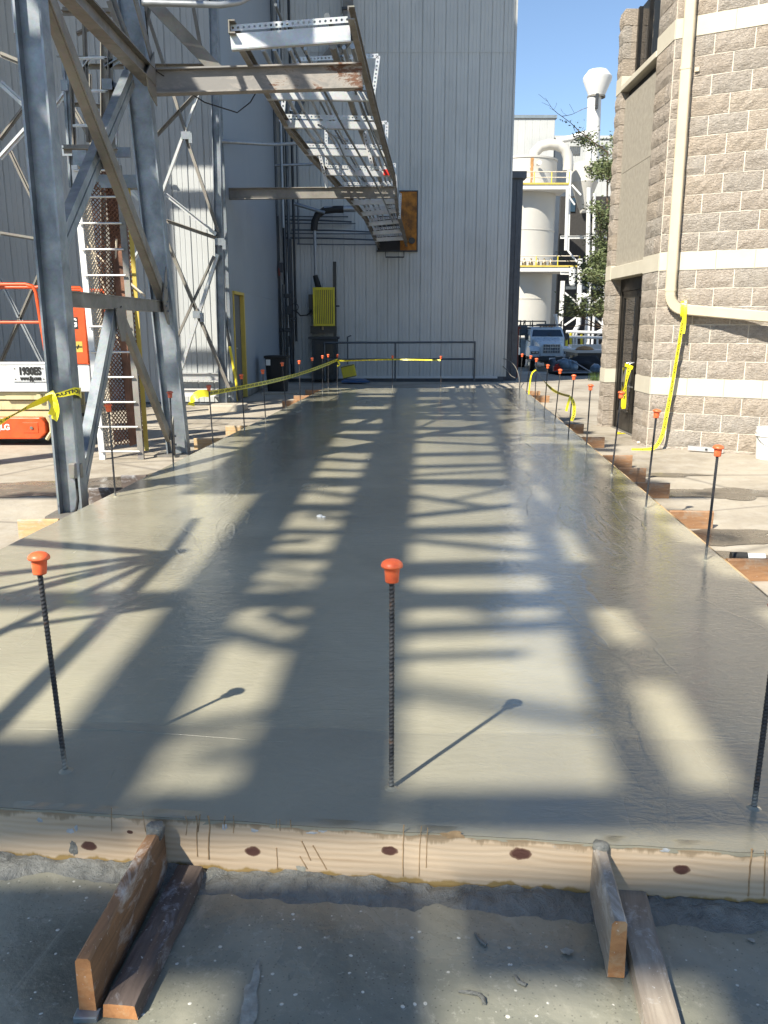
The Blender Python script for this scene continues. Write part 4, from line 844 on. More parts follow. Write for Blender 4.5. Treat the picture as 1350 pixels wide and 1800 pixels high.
# ---------------------------------------------------------------- scissor lift
sf = thing('scissor_lift', 'orange and white scissor lift parked behind the steel tower', 'scissor lift', (-4.7, 10.75, -0.15))
LX0, LX1, LY0, LY1 = -6.0, -3.66, 10.4, 11.2
deck = obj('platform', MB().span((LX0, LY0, 0.53), (LX1, LY1, 0.86)).span((LX0, LY0 - 0.01, 0.86), (LX1, LY0 + 0.05, 0.90)), 'lift_white', sf, bevel=0.012)
obj('sign_panel', MB().span((-4.62, LY0 - 0.014, 0.66), (-4.20, LY0 - 0.002, 0.845)), 'lift_white', deck)
for (x, z) in ((-4.59, 0.82), (-4.24, 0.82), (-4.59, 0.69), (-4.24, 0.69)): obj('rivet', MB().tube([(x, LY0 - 0.014, z), (x, LY0 - 0.02, z)], 0.009, 8), 'dull_steel', deck)
def lettering(body, size, at, parent, m='tape_print', rz=0, width=None, bold=0.0):
    me = text_mesh(body, size); w = max(v.co.x for v in me.vertices); k = (width / w) if width else 1
    q = MB(); q.v = [V(at) + Matrix.Rotation(rz, 3, 'Z') @ V((v.co.x * k, 0, v.co.y)) for v in me.vertices]; q.f = [tuple(p_.vertices) for p_ in me.polygons]
    if bold:
        n0 = len(q.v); vs = list(q.v); fs = list(q.f)
        for dx_, dz_ in ((bold, 0), (bold / 2, bold / 2), (bold / 2, -bold / 2)): q.add([p_ + V((dx_, -0.0004 * (1 + dx_ * 50), dz_)) for p_ in vs], fs)
    return obj('lettering', q, m, parent)
lettering('1930ES', 0.125, (-4.545, LY0 - 0.018, 0.785), deck, width=0.28, bold=0.008); lettering('www.jlg.com', 0.07, (-4.53, LY0 - 0.018, 0.70), deck, width=0.26, bold=0.004)
for y in (LY0, LY1):
    rl = MB(); rl.tube([(LX0, y, 1.83), (-4.36, y, 1.83), (-4.28, y, 1.81), (-4.245, y, 1.74), (-4.18, y, 0.86)], 0.022, 8); obj('guard_rail', rl, 'lift_orange', sf, smooth=60)
    obj('guard_rail', MB().tube([(LX0, y, 1.38), (-4.22, y, 1.38)], 0.018, 8), 'lift_orange', sf, smooth=60)
    obj('guard_rail', MB().tube([(-4.22, y, 1.80), (-3.7, y, 1.79), (-3.67, y, 1.74), (-3.67, y, 0.87)], 0.02, 8), 'lift_orange', sf, smooth=60)
cb = obj('control_box', MB().span((-3.96, LY0 - 0.02, 0.87), (-3.655, LY0 + 0.22, 1.62)), 'lift_orange', sf, bevel=0.015)
obj('decal', MB().span((-3.80, LY0 - 0.0235, 1.02), (-3.72, LY0 - 0.0215, 1.15)), 'door_yellow', cb)
obj('decal', MB().bar((-3.80, LY0 - 0.026, 1.085), (-3.725, LY0 - 0.026, 1.085), 0.002, 0.014).bar((-3.785, LY0 - 0.026, 1.06), (-3.765, LY0 - 0.026, 1.11), 0.002, 0.014), 'tape_print', cb)
obj('decal', MB().span((-3.93, LY0 - 0.0235, 1.30), (-3.755, LY0 - 0.0215, 1.44)), 'tape_print', cb); lettering('JLG', 0.14, (-3.925, LY0 - 0.027, 1.37), cb, 'bucket_white', width=0.16)
for i, (z0, z1) in enumerate(((0.43, 0.525), (0.30, 0.42), (0.20, 0.29))):
    obj('scissor_arm', MB().span((LX0, LY0 + 0.05 + 0.02 * i, z0), (-4.16 - 0.03 * i, LY0 + 0.10 + 0.02 * i, z1)), 'lift_cream', sf, bevel=0.008)
    obj('scissor_arm', MB().span((LX0, LY1 - 0.14, z0), (-4.0, LY1 - 0.10, z1)), 'lift_cream', sf)
obj('arm_bracket', MB().span((-4.75, LY0 + 0.02, 0.435), (-4.30, LY0 + 0.049, 0.485)).span((-4.36, LY0 + 0.015, 0.42), (-4.31, LY0 + 0.048, 0.50)), 'lift_cream', sf)
q = MB(); poly = [(-6.0, -0.06), (-4.36, -0.06), (-4.27, 0.02), (-4.27, 0.14), (-4.33, 0.215), (-6.0, 0.215)]
q.prism([V((x, 0, z)) for x, z in poly], lambda p_: (p_.x, LY0 - 0.02, p_.z), lambda p_: (p_.x, LY0 + 0.12, p_.z)); ch = obj('chassis_cover', q, 'lift_orange', sf, bevel=0.015)
obj('recess', MB().span((-4.55, LY0 - 0.026, 0.02), (-4.36, LY0 - 0.021, 0.15)), 'lift_orange', ch, bevel=0.004); obj('bolt', MB().tube([(-4.44, LY0 - 0.03, 0.085), (-4.44, LY0 - 0.04, 0.085)], 0.02, 8), 'dull_steel', ch)
lettering('JLG', 0.10, (-4.86, LY0 - 0.024, 0.09), ch, 'bucket_white', width=0.14)
q = MB(); pts = [(-4.25, LY0 + 0.02, 0.22), (-4.21, LY0 + 0.02, 0.14), (-4.21, LY0 + 0.02, 0.03), (-4.28, LY0 + 0.02, -0.07)]; q.tube(pts, 0.025, 6); obj('bumper_edge', q, 'lift_cream', sf)
obj('chassis', MB().span((LX0, LY0 + 0.13, -0.02), (-3.7, LY1 - 0.1, 0.2)), 'dark_iron', sf)
for x in (-3.95, -5.7):
    for y in (LY0 + 0.03, LY1 - 0.03):
        w = obj('wheel', MB().lathe([(0.0, -0.06), (0.14, -0.06), (0.16, -0.04), (0.16, 0.04), (0.14, 0.06), (0.0, 0.06)], (x, y, 0.012), 20, axis=Matrix.Rotation(R(90), 3, 'X')), 'black_rubber', sf, smooth=40)
        obj('hub', MB().lathe([(0.0, -0.065), (0.08, -0.065), (0.08, 0.065), (0, 0.065)], (x, y, 0.012), 14, axis=Matrix.Rotation(R(90), 3, 'X')), 'lift_cream', w, smooth=40)
# tape round the near column, running off to the left
t = thing('column_tape', 'yellow caution tape tied round the near steel column and running left', 'tape', (TX, 6.3, 0.7))
c = PY(92, 697, 6.34)
tape('tape_strip', [PY(-60, 768, 5.9), PY(0, 742, 6.0), PY(50, 715, 6.15), PY(90, 697, 6.33)], 0.065, t, side=(0, 0.3, 1), twist=lambda f: 1.05 - 0.35 * math.sin(f * 9))
tape('tape_strip', [PY(88, 697, 6.33), PY(110, 693, 6.34), PY(133, 687, 6.34), PY(140, 690, 6.39), PY(143, 691, 6.6)], 0.085, t, side=(0, 0, 1), wfun=lambda f: 0.28 + 0.72 * min(1, f * 1.3))
tape('tape_strip', [PY(86, 690, 6.33), PY(92, 700, 6.31), PY(98, 720, 6.31), PY(95, 738, 6.32)], 0.07, t, side=(1, 0, 0), twist=lambda f: 0.6 * f)
tape('tape_strip', [PY(92, 697, 6.32), PY(95, 715, 6.30), PY(90, 730, 6.31)], 0.05, t, side=(1, 0, 0.3), print_=False)
# tape along the left stakes
t = thing('left_tape', 'sagging yellow caution tape strung along the left row of rebar stakes', 'tape', stake_at(5, 0.5))
k5, k12 = stake_at(5, 0.60), stake_at(13, 0.62)
pth = [k5, stake_at(6, 0.46) + V((0, 0, 0.0)), stake_at(8, 0.40), stake_at(9, 0.45), stake_at(10, 0.50), k12]
pth = [k5 + (k12 - k5) * f + V((0, 0, -0.07 * math.sin(math.pi * f))) for f in [i / 8 for i in range(9)]]
tape('tape_strip', pth, 0.055, t, side=(0, 0, 1), twist=lambda f: 0.25 * math.sin(f * 14), n=120)
tape('tape_strip', [k5, k5 + V((-0.10, -0.03, 0.0)), k5 + V((-0.17, -0.05, -0.05)), k5 + V((-0.20, -0.05, -0.13))], 0.08, t, side=(0.3, 0, 1), twist=lambda f: f)
tape('tape_strip', [k12, k12 + V((0.15, 0, -0.02)), stake_at(14, 0.62), stake_at(15, 0.62)], 0.032, t, side=(0, 0, 1), n=60, twist=lambda f: 0.7 * math.sin(f * 6))
tape('tape_strip', [k12, k12 + V((0.03, -0.02, -0.06)), k12 + V((0.05, -0.02, -0.10)), k12 + V((0.0, -0.02, -0.13))], 0.03, t, side=(1, 0, 0), print_=False)
# tape along the right stakes
t = thing('right_tape', 'sagging yellow caution tape tied between rebar stakes on the right', 'tape', stake_at(23, 0.5))
k0, k1 = stake_at(23, 0.60), PY(1003, 697, stake_at(20, 0).y)
pth = [k0 + (k1 - k0) * f + V((0, 0, -0.10 * math.sin(math.pi * f))) for f in [i / 8 for i in range(9)]]
tape('tape_strip', pth, 0.05, t, side=(0, 0, 1), twist=lambda f: 0.4 + 0.3 * math.sin(f * 9), n=70)
tape('tape_strip', [k0, k0 + V((-0.08, -0.05, -0.06)), k0 + V((-0.11, -0.06, -0.25)), k0 + V((-0.12, -0.05, -0.42))], 0.022, t, side=(1, 0, 0), print_=False)
tape('tape_strip', [k1, k1 + V((0.04, -0.03, -0.10)), k1 + V((0.045, -0.03, -0.22)), k1 + V((0.02, -0.03, -0.30))], 0.04, t, side=(1, 0, 0), twist=lambda f: f * 0.7)
tape('tape_strip', [k1, k1 + V((-0.03, -0.02, -0.08)), k1 + V((-0.05, -0.02, -0.18))], 0.03, t, side=(1, 0, 0.2), print_=False)
# ================================================================ METAL-CLAD BUILDINGS
def panel_mesh(nm, m):
    q = MB(); pr = [(0, 0.020), (0.009, 0.016), (0.014, 0), (0.095, 0), (0.100, 0.007), (0.112, 0.007), (0.117, 0), (0.188, 0), (0.193, 0.007), (0.205, 0.007), (0.210, 0), (0.290, 0), (0.295, 0.016), (0.304, 0.020)]
    for (x, y) in pr: q.v += [V((x, y, 0)), V((x, y, 1))]
    for i in range(len(pr) - 1): q.f.append((2 * i, 2 * i + 2, 2 * i + 3, 2 * i + 1))
    return mesh(nm, q, m)
PW = panel_mesh('siding_panel', 'white_siding'); PL = panel_mesh('siding_panel', 'left_siding'); PB = panel_mesh('siding_panel', 'bright_siding')
RY, RX0, RX1 = 24.0, -2.95, 3.455
rb = thing('clad_building', 'tall white metal-clad building across the far end of the slab', 'building', (0.25, RY, -0.15))
obj('shell', MB().span((RX0, RY + 0.021, -0.4), (RX1 - 0.02, 42, 20)), 'dark_trim', rb)
for i in range(21):
    x = RX0 + 0.305 * i; j = random.uniform(-0.002, 0.002)
    low = -0.10
    inst('siding_panel', PW, rb, (x, RY + j, low), 0, (1, 1, 8.43 - low)); inst('siding_panel', PW, rb, (x, RY - 0.006 + j, 8.40), 0, (1, 1, 11.6))
obj('corner_trim', MB().span((RX1 - 0.002, RY - 0.012, -0.1), (RX1 + 0.05, RY + 0.3, 20)), 'white_siding', rb)
obj('base_curb', MB().span((RX0 + 0.3, RY - 0.06, -0.15), (RX1 - 0.2, RY + 0.01, -0.09)), 'white_steel', rb)
# screws in two rows would be under a pixel; seam flashing is real
obj('seam_flashing', MB().span((RX0, RY - 0.012, 8.385), (RX1 - 0.004, RY - 0.0075, 8.41)), 'white_siding', rb)
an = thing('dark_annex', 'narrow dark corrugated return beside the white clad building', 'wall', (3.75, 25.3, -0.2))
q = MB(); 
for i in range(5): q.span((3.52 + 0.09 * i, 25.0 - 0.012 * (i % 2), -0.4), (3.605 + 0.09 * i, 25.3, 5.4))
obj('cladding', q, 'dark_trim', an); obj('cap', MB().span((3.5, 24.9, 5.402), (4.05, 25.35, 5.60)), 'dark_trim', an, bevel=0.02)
lb = thing('left_building', 'tall metal-sided building with a plain grey side wall at the left', 'building', (-4.5, 16.0, -0.15))
obj('shell', MB().span((-14, 16.022, -0.2), (-2.96, 42, 23)), 'dark_trim', lb)
for i in range(27):
    inst('siding_panel', PL, lb, (-2.955 - 0.305 * (i + 1), 16.0 + random.uniform(-.002, .002), -0.1), 0, (1, 1, 23.0))
obj('corner_trim', MB().span((-2.956, 15.985, -0.12), (-2.90, 16.05, 23)), 'galvanized', lb)
obj('yellow_strip', MB().span((-3.05, 15.975, -0.12), (-3.02, 15.999, 3.2)), 'door_yellow', lb)
wz = [-0.12, 3.6, 7.2, 23]
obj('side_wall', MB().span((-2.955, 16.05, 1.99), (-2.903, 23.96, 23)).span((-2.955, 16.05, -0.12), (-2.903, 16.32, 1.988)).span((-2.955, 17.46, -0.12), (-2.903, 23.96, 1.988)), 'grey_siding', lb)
obj('base_flashing', MB().span((-2.902, 17.5, -0.13), (-2.885, 23.9, -0.02)), 'dull_steel', lb)
dr = obj('door', MB().span((-2.955, 16.325, -0.12), (-2.945, 17.455, 1.985)), 'dark_trim', lb)
obj('door_frame', MB().span((-2.943, 17.36, -0.12), (-2.86, 17.455, 1.985)).span((-2.943, 16.325, 1.93), (-2.86, 17.358, 1.985)).span((-2.943, 16.325, -0.12), (-2.88, 16.38, 1.928)), 'door_yellow', dr)
obj('handle', MB().tube([(-2.94, 16.5, 0.9), (-2.89, 16.5, 0.9), (-2.89, 16.62, 0.9)], 0.012, 6), 'chrome', dr)
t = thing('striped_pole', 'leaning yellow and black pole beside the yellow-framed door', 'pole', PZ(419, 705, -0.15))
a, b = PY(421, 705, 15.9), PY(395, 560, 16.0); seg = [a.lerp(b, k / 6) for k in range(7)]
for k in range(6): obj('band', MB().tube([seg[k], seg[k + 1].lerp(seg[k], 0.01)], 0.026, 8), 'yellow_paint' if k in (1, 3, 2) else 'black_paint', t, smooth=60)
# conduits down the left building corner
for i, pts in enumerate(([(380, 247), (395, 249), (480, 254), (560, 250), (590, 240), (612, 247)], [(380, 240), (383, 270), (392, 288), (410, 293), (480, 291), (560, 288)])):
    yy = [15.9, 15.9, 18, 22, 23.4, 23.5]; tag(obj('conduit', MB().tube([PY(*p_, y) for p_, y in zip(pts, yy)], 0.035, 8), 'conduit', smooth=60, loc=PY(*pts[0], 15.9)), ['upper', 'lower'][i] + ' bent conduit crossing from the left building to the clad wall', 'conduit')
# ---------------------------------------------------------------- services in the corner
pr = thing('pipe_riser', 'bundle of dark vertical pipes in the corner by the clad wall', 'pipes', (-2.6, 23.6, -0.15))
for (px, y, r_, m, t0, t1) in ((486, 23.0, 0.05, 'dark_pipe', -80, 680), (492, 23.4, 0.035, 'dark_iron', -80, 660), (498, 23.3, 0.04, 'conduit', -80, 400), (506, 23.6, 0.03, 'dark_pipe', -80, 640), (513, 23.6, 0.045, 'dark_pipe', 120, 640), (521, 23.7, 0.03, 'dark_iron', 300, 600), (509, 23.5, 0.022, 'conduit', 480, 660), (482, 22.6, 0.04, 'dark_iron', -80, 690), (489, 23.5, 0.06, 'dark_pipe', -80, 600), (502, 23.7, 0.05, 'dark_iron', -80, 500), (517, 23.7, 0.035, 'dark_iron', -80, 420), (525, 23.7, 0.02, 'dark_pipe', 60, 430), (495, 23.6, 0.05, 'dark_iron', 380, 690), (515, 23.6, 0.05, 'dark_iron', 420, 660), (502, 23.2, 0.02, 'dark_iron', 500, 690)):
    a, b = PY(px, t1, y), PY(px, t1, y); b.z = PY(px, t0, y).z; a.z = max(a.z, -0.14); obj('pipe', MB().tube([a, b], r_, 8), m, pr, smooth=60)
for k, (py, x0, x1) in enumerate(((381, 496, 612), (387, 497, 618), (393, 497, 625), (405, 512, 660), (411, 500, 655), (419, 497, 665), (430, 522, 668))):
    obj('cross_pipe', MB().tube([PY(x0, py - 1, 23.7), PY((x0 + x1) / 2, py, 23.75), PY(x1, py + (3 if k % 2 else 0), 23.8)], 0.018 + 0.006 * (k % 2), 6), 'dark_pipe', pr, smooth=60)
for (px, py, w, h) in ((494, 470, 0.10, 0.25), (505, 520, 0.2, 0.1), (509, 545, 0.14, 0.24), (502, 580, 0.3, 0.1), (506, 600, 0.1, 0.3), (514, 560, 0.16, 0.06), (491, 478, 0.05, 0.2)):
    obj('valve', MB().box(PY(px, py, 23.3), (w, 0.1, h)), 'red_brown' if px == 491 else 'dark_iron', pr, bevel=0.01)
obj('valve_wheel', MB().tube([PY(518, 540, 23.3) + V((0.10 * math.cos(k * 0.5236), 0, 0.10 * math.sin(k * 0.5236))) for k in range(13)], 0.014, 6), 'dark_iron', pr, smooth=60)
obj('feed_hose', MB().tube([PY(519, 545, 23.3), PY(528, 555, 23.2), PY(540, 554, 23.3), PY(548, 545, 23.4)], 0.02, 6), 'black_rubber', pr, smooth=60)
du = thing('exhaust_duct', 'weathered square duct descending the clad wall behind the cable tray', 'duct', PY(600, 60, 23.6))
obj('upper_length', MB().bar(PY(612, -120, 23.6), PY(612, 62, 23.6), 0.26, 0.26, (0, 1, 0)), 'dull_steel', du)
obj('slanted_length', MB().bar(PY(609, 66, 23.6), PY(540, 150, 23.6), 0.30, 0.26, (0, 1, 0)), 'dull_steel', du)
obj('lower_length', MB().bar(PY(536, 154, 23.6), PY(516, 210, 23.6), 0.2, 0.22, (0, 1, 0)), 'dark_pipe', du)
for c in ((613, 18), (598, 84), (590, 70), (614, 66)): obj('flange', MB().box(PY(*c, 23.6), (0.34, 0.32, 0.06)), 'dark_iron', du)
ins = thing('insulated_pipe', 'silver and black insulated pipe with an elbow feeding the yellow cabinet', 'pipe', PY(553, 495, 23.5))
obj('horizontal_length', MB().tube([PY(625, 367, 23.5), PY(570, 368, 23.5)], 0.085, 10), 'conduit', ins, smooth=60)
obj('elbow', MB().tube([PY(604, 368, 23.5), PY(590, 368, 23.5), PY(570, 370, 23.5), PY(558, 378, 23.5), PY(553, 390, 23.5), PY(552, 405, 23.5)], 0.095, 10), 'black_rubber', ins, smooth=60)
obj('vertical_length', MB().tube([PY(553, 400, 23.5), PY(555, 485, 23.5)], 0.045, 10), 'conduit', ins, smooth=60)
obj('boot', MB().tube([PY(554, 484, 23.5), PY(560, 506, 23.5)], [0.07, 0.09], 10), 'black_rubber', ins, smooth=60)
obj('slanted_strut', MB().tube([PY(517, 358, 23.4), PY(571, 374, 23.4)], 0.045, 8), 'galvanized', ins, smooth=60)
gc = thing('yellow_cabinet', 'yellow louvred machine cabinet mounted high on the clad wall', 'cabinet', PY(569, 575, 23.5))
c0, c1 = PY(551, 573, 23.3), PY(588, 505, 23.3)
obj('box', MB().span((c0.x, 23.34, c0.z), (c1.x, 23.9, c1.z)), 'black_paint', gc)
fm = MB(); fm.span((c0.x, 23.29, c0.z), (c0.x + 0.06, 23.338, c1.z)).span((c1.x - 0.06, 23.29, c0.z), (c1.x, 23.338, c1.z)).span((c0.x + 0.061, 23.29, c0.z), (c1.x - 0.061, 23.338, c0.z + 0.06)).span((c0.x + 0.061, 23.29, c1.z - 0.07), (c1.x - 0.061, 23.338, c1.z)); obj('frame', fm, 'yellow_paint', gc)
w_ = (c1.x - c0.x - 0.13)
for k in range(9): x = c0.x + 0.066 + w_ * (k + 0.1) / 9; obj('slat', MB().span((x, 23.30, c0.z + 0.062), (x + w_ / 9 * 0.62, 23.335, c1.z - 0.072)), 'yellow_paint', gc)
obj('dark_side', MB().span((c0.x - 0.14, 23.5, c0.z + 0.3), (c0.x - 0.002, 23.8, c0.z + 0.85)).span((c0.x - 0.1, 23.45, c0.z - 0.2), (c1.x + 0.02, 23.8, c0.z - 0.002)), 'black_paint', gc)
obj('drain', MB().tube([PY(567, 574, 23.35), PY(567, 580, 23.35)], 0.03, 6), 'brass', gc)
cp = thing('control_cabinet', 'dark control cabinet on legs under the yellow cabinet', 'cabinet', PY(568, 668, 23.4))
a, b = PY(543, 665, 23.2), PY(592, 596, 23.2); obj('body', MB().span((a.x + 0.1, 23.25, -0.14), (b.x, 23.8, b.z)), 'dark_iron', cp, bevel=0.01); obj('door', MB().span((a.x + 0.2, 23.23, 0.0), (b.x - 0.1, 23.248, b.z - 0.14)), 'black_paint', cp); obj('top', MB().span((a.x, 23.2, b.z), (b.x + 0.05, 23.85, b.z + 0.06)), 'dark_iron', cp)
t = tag(obj('black_post', MB().ibeam(PY(589, 668, 23.55), PY(588, 460, 23.55), 0.09, 0.09, 0.012, 0.01, up=(0, 1, 0)), 'black_paint', loc=PY(589, 668, 23.55)), 'black steel post standing right of the yellow cabinet', 'post')
obj('clamp', MB().box(PY(593, 538, 23.48), (0.12, 0.03, 0.04)), 'dark_iron', t)
t = thing('wall_conduit', 'thin grey conduit and hook low on the clad wall', 'conduit', PY(613, 640, 23.9)); obj('pipe', MB().tube([PY(611, 640, 23.9), PY(611, 592, 23.9), PY(617, 590, 23.85)], 0.018, 6), 'dark_pipe', t)
hr = thing('handrail', 'two-rail grey steel handrail in front of the clad wall', 'handrail', PY(695, 665, 22.6))
HY = 22.8
for py in (602.5, 632): obj('rail', MB().tube([PY(569, py, HY), PY(836, py - 1, HY)], 0.026, 8), 'dark_pipe', hr, smooth=60)
for px in (570, 695, 835): a = PY(px, 602, HY); obj('post', MB().tube([(a.x, HY + 0.002, -0.15), (a.x, HY + 0.002, a.z)], 0.026, 8), 'dark_pipe', hr, smooth=60)
t = thing('yellow_crate', 'yellow slatted guard panel lying tilted by the clad wall', 'panel', PY(612, 662, 21.6))
Mx = Matrix.Rotation(R(-12), 3, 'Y'); c = PY(613, 653, 21.6); obj('backing', MB().box(c, (0.36, 0.10, 0.32), M=Mx), 'yellow_paint', t, bevel=0.02)
for k in range(5): obj('slat', MB().box(c + Mx @ V((-0.13 + 0.065 * k, -0.06, 0)), (0.035, 0.03, 0.26), M=Mx), 'yellow_paint', t)
for sg in (-1, 1): obj('slot_frame', MB().box(c + Mx @ V((0, -0.054, sg * 0.145)), (0.34, 0.012, 0.02), M=Mx), 'dark_iron', t)
tag(obj('blue_tarp', MB().prism([PZ(600, 672, -0.14), PZ(650, 672, -0.14), PZ(640, 667, -0.14), PZ(606, 668, -0.14)], lambda p_: (p_.x, p_.y, -0.148), lambda p_: (p_.x, p_.y, -0.11)), 'blue_plastic'), 'flat blue sheet on the ground near the handrail', 'sheet')
bn = thing('rubbish_bin', 'black plastic bin with a white sticker by the grey side wall', 'bin', (-2.45, 19.2, -0.15))
q = MB(); cx, cy = -2.45, 19.2
sec = [(0.22, -0.14), (0.26, 0.6), (0.285, 0.61), (0.285, 0.66), (0.26, 0.665)]
for (r_, z) in sec:
    for k in range(16): a = 2 * math.pi * k / 16; q.v.append(V((cx + r_ * max(-1, min(1, 1.25 * math.cos(a))), cy + r_ * max(-1, min(1, 1.25 * math.sin(a))), z)))
for i in range(len(sec) - 1):
    for k in range(16): q.f.append((i * 16 + k, i * 16 + (k + 1) % 16, (i + 1) * 16 + (k + 1) % 16, (i + 1) * 16 + k))
q.f.append(tuple(64 + k for k in range(16))); q.f.append(tuple(15 - k for k in range(16))); obj('body', q, 'black_rubber', bn); obj('sticker', MB().box((cx - 0.17, cy - 0.268, 0.52), (0.10, 0.006, 0.13)), 'bucket_white', bn)
tag(obj('stepping_block', MB().box((-2.3, 18.4, -0.13), (0.8, 0.3, 0.05)), 'yard_concrete'), 'low concrete step before the black bin', 'step')
# red-orange opening where the tray meets the wall
a, b = PY(664, 440, 23.96), PY(733, 337, 23.96)
t = thing('wall_opening', 'rust-orange boarded opening in the clad wall at the tray end', 'opening', (a.x, 23.95, a.z))
obj('board', MB().span((a.x + 0.62, 23.94, a.z), (b.x, 23.99, b.z)), 'orange_rust', t); obj('hole', MB().span((a.x, 23.94, a.z), (a.x + 0.618, 23.99, a.z + 0.9)), 'recess_dark', t); obj('frame', MB().span((a.x - 0.03, 23.93, a.z - 0.04), (b.x + 0.03, 23.99, a.z - 0.002)).span((b.x + 0.001, 23.93, a.z), (b.x + 0.03, 23.99, b.z)).span((a.x + 0.6, 23.93, b.z + 0.001), (b.x + 0.03, 23.99, b.z + 0.03)), 'dark_iron', t)
obj('bracket', MB().tube([PY(678, 440, 23.8), PY(678, 452, 23.8), PY(710, 452, 23.8), PY(710, 440, 23.8)], 0.02, 6), 'dark_iron', t); obj('knob', MB().tube([PY(724, 423, 23.92), PY(724, 423, 23.85)], 0.09, 10), 'black_paint', t)
# ================================================================ CABLE TRAY overhead
tr = thing('cable_tray', 'overhead galvanized cable tray running from above the slab to the clad wall', 'cable tray', (-0.8, 12, 4.0))
LP = [PY(402, 46, 8.55), PY(455, 140, 10.35), PY(505, 225, 12.7), PY(545, 275, 14.8), PY(580, 312, 16.8), PY(640, 382, 20.6), PY(700 - 36, 432, 23.9)]
RP = [PY(612, 22, 8.45), PY(640, 132, 10.2), PY(656, 195, 11.6), PY(673, 255, 13.8), PY(690, 312, 16.6), PY(697, 372, 20.4), PY(713, 430, 23.9)]
for pth in (LP, RP):
    for a, b in zip(pth, pth[1:]):
        q = MB(); q.bar(a, b, 0.012, 0.115); q.bar(a, b, 0.05, 0.012, off=(0.032, 0.052)); q.bar(a, b, 0.05, 0.012, off=(0.032, -0.052)); obj('stringer', q, 'dull_steel', tr)
def on(pth, y):
    for a, b in zip(pth, pth[1:]):
        if y <= b.y: return a.lerp(b, (y - a.y) / (b.y - a.y))
    return pth[-1]
RUNG = [8.62, 10.9, 12.35, 14.3, 16.1, 17.6, 18.9, 20.1, 21.2, 22.2, 23.0]
for y in RUNG:
    a, b = on(LP, y), on(RP, y); up = V((0, 0, 1))
    hgt = 0.13 if 8 < y < 9 else 0.09
    if 8 < y < 9: a, b = a - up * 0.09, b - up * 0.09
    q = MB(); q.bar(a, b, 0.006, hgt, off=(0, -0.02)).bar(a + V((0, 0.03, 0)), b + V((0, 0.03, 0)), 0.06, 0.006, off=(0, -hgt / 2 - 0.024)); obj('rung', q, 'bright_strut', tr)
    if y > 5: obj('strut', MB().perf(a + up * (hgt / 2 + 0.03), b + up * (hgt / 2 + 0.03), up * 0.055, (0, -1, 0), 0.05, 0.22), 'bright_strut', tr)
for k, (fx, r_) in enumerate(((0.12, 0.028), (0.22, 0.022), (0.36, 0.022), (0.75, 0.045), (0.85, 0.022), (0.5, 0.018), (0.93, 0.03))):
    pts = [on(LP, y).lerp(on(RP, y), fx) + V((0, 0, 0.12 + r_ + (0.25 if (k == 3 and y < 8) else 0))) for y in (9.75, 10.5, 12.7, 14.8, 17, 20, 22.5, 23.9)]
    obj('conduit', MB().tube(pts, r_, 8), 'conduit' if k != 3 else 'dull_steel', tr, smooth=60)
for (pts, y) in ((((524, 104), (665, 98), (652, 196)), 12.4), (((505, 157), (653, 150)), 12.2), (((575, 258), (680, 256)), 15.6), (((655, 217), (680, 215), (678, 290)), 15.4), (((610, 322), (697, 321)), 18.4), (((693, 287), (696, 330)), 18.4), (((524, 104), (517, 155), (512, 195)), 12.6), (((573, 228), (574, 290)), 15.8), (((704, 340), (702, 385)), 20.5), (((490, 210), (645, 206)), 12.9), (((560, 262), (575, 330)), 15.2), (((640, 232), (656, 300)), 13.6), (((612, 300), (690, 298)), 16.9), (((655, 352), (700, 352)), 19.6), (((500, 160), (496, 205)), 12.2)):
    for p0, p1 in zip(pts, pts[1:]):
        a, b = PY(*p0, y), PY(*p1, y); d = (b - a).normalized(); w = d.cross(V((0, 1, 0))) * 0.055
        obj('hanger', MB().perf(a, b, w, (0, -1, 0), 0.05, 0.24), 'bright_strut', tr)
        obj('hanger_web', MB().bar(a + w * 0.5 + V((0, 0.02, 0)), b + w * 0.5 + V((0, 0.02, 0)), 0.04, 0.004, up=w.normalized()), 'bright_strut', tr)
for pts, r_ in (([(505, 60), (560, 150), (600, 230), (660, 330)], .02), ([(485, 30), (520, 110), (580, 225), (650, 345)], .018), ([(575, 50), (600, 95), (632, 165), (665, 262)], .035), ([(540, 120), (600, 235), (665, 345), (690, 400)], .015), ([(600, 120), (640, 215), (690, 330)], .015), ([(560, 240), (590, 260), (612, 300), (640, 330)], .012)):
    yy_ = [9.9, 11.5, 14.5, 19.0]; obj('cable', MB().tube(resample([PY(*p_, y_) + V((0, 0, 0.12)) for p_, y_ in zip(pts, yy_)], 12)[0], r_, 6), 'dark_pipe', tr, smooth=60)
obj('red_clip', MB().box(on(RP, 16.1) + V((-0.08, -0.02, 0)), (0.12, 0.03, 0.10)), 'red_plastic', tr)
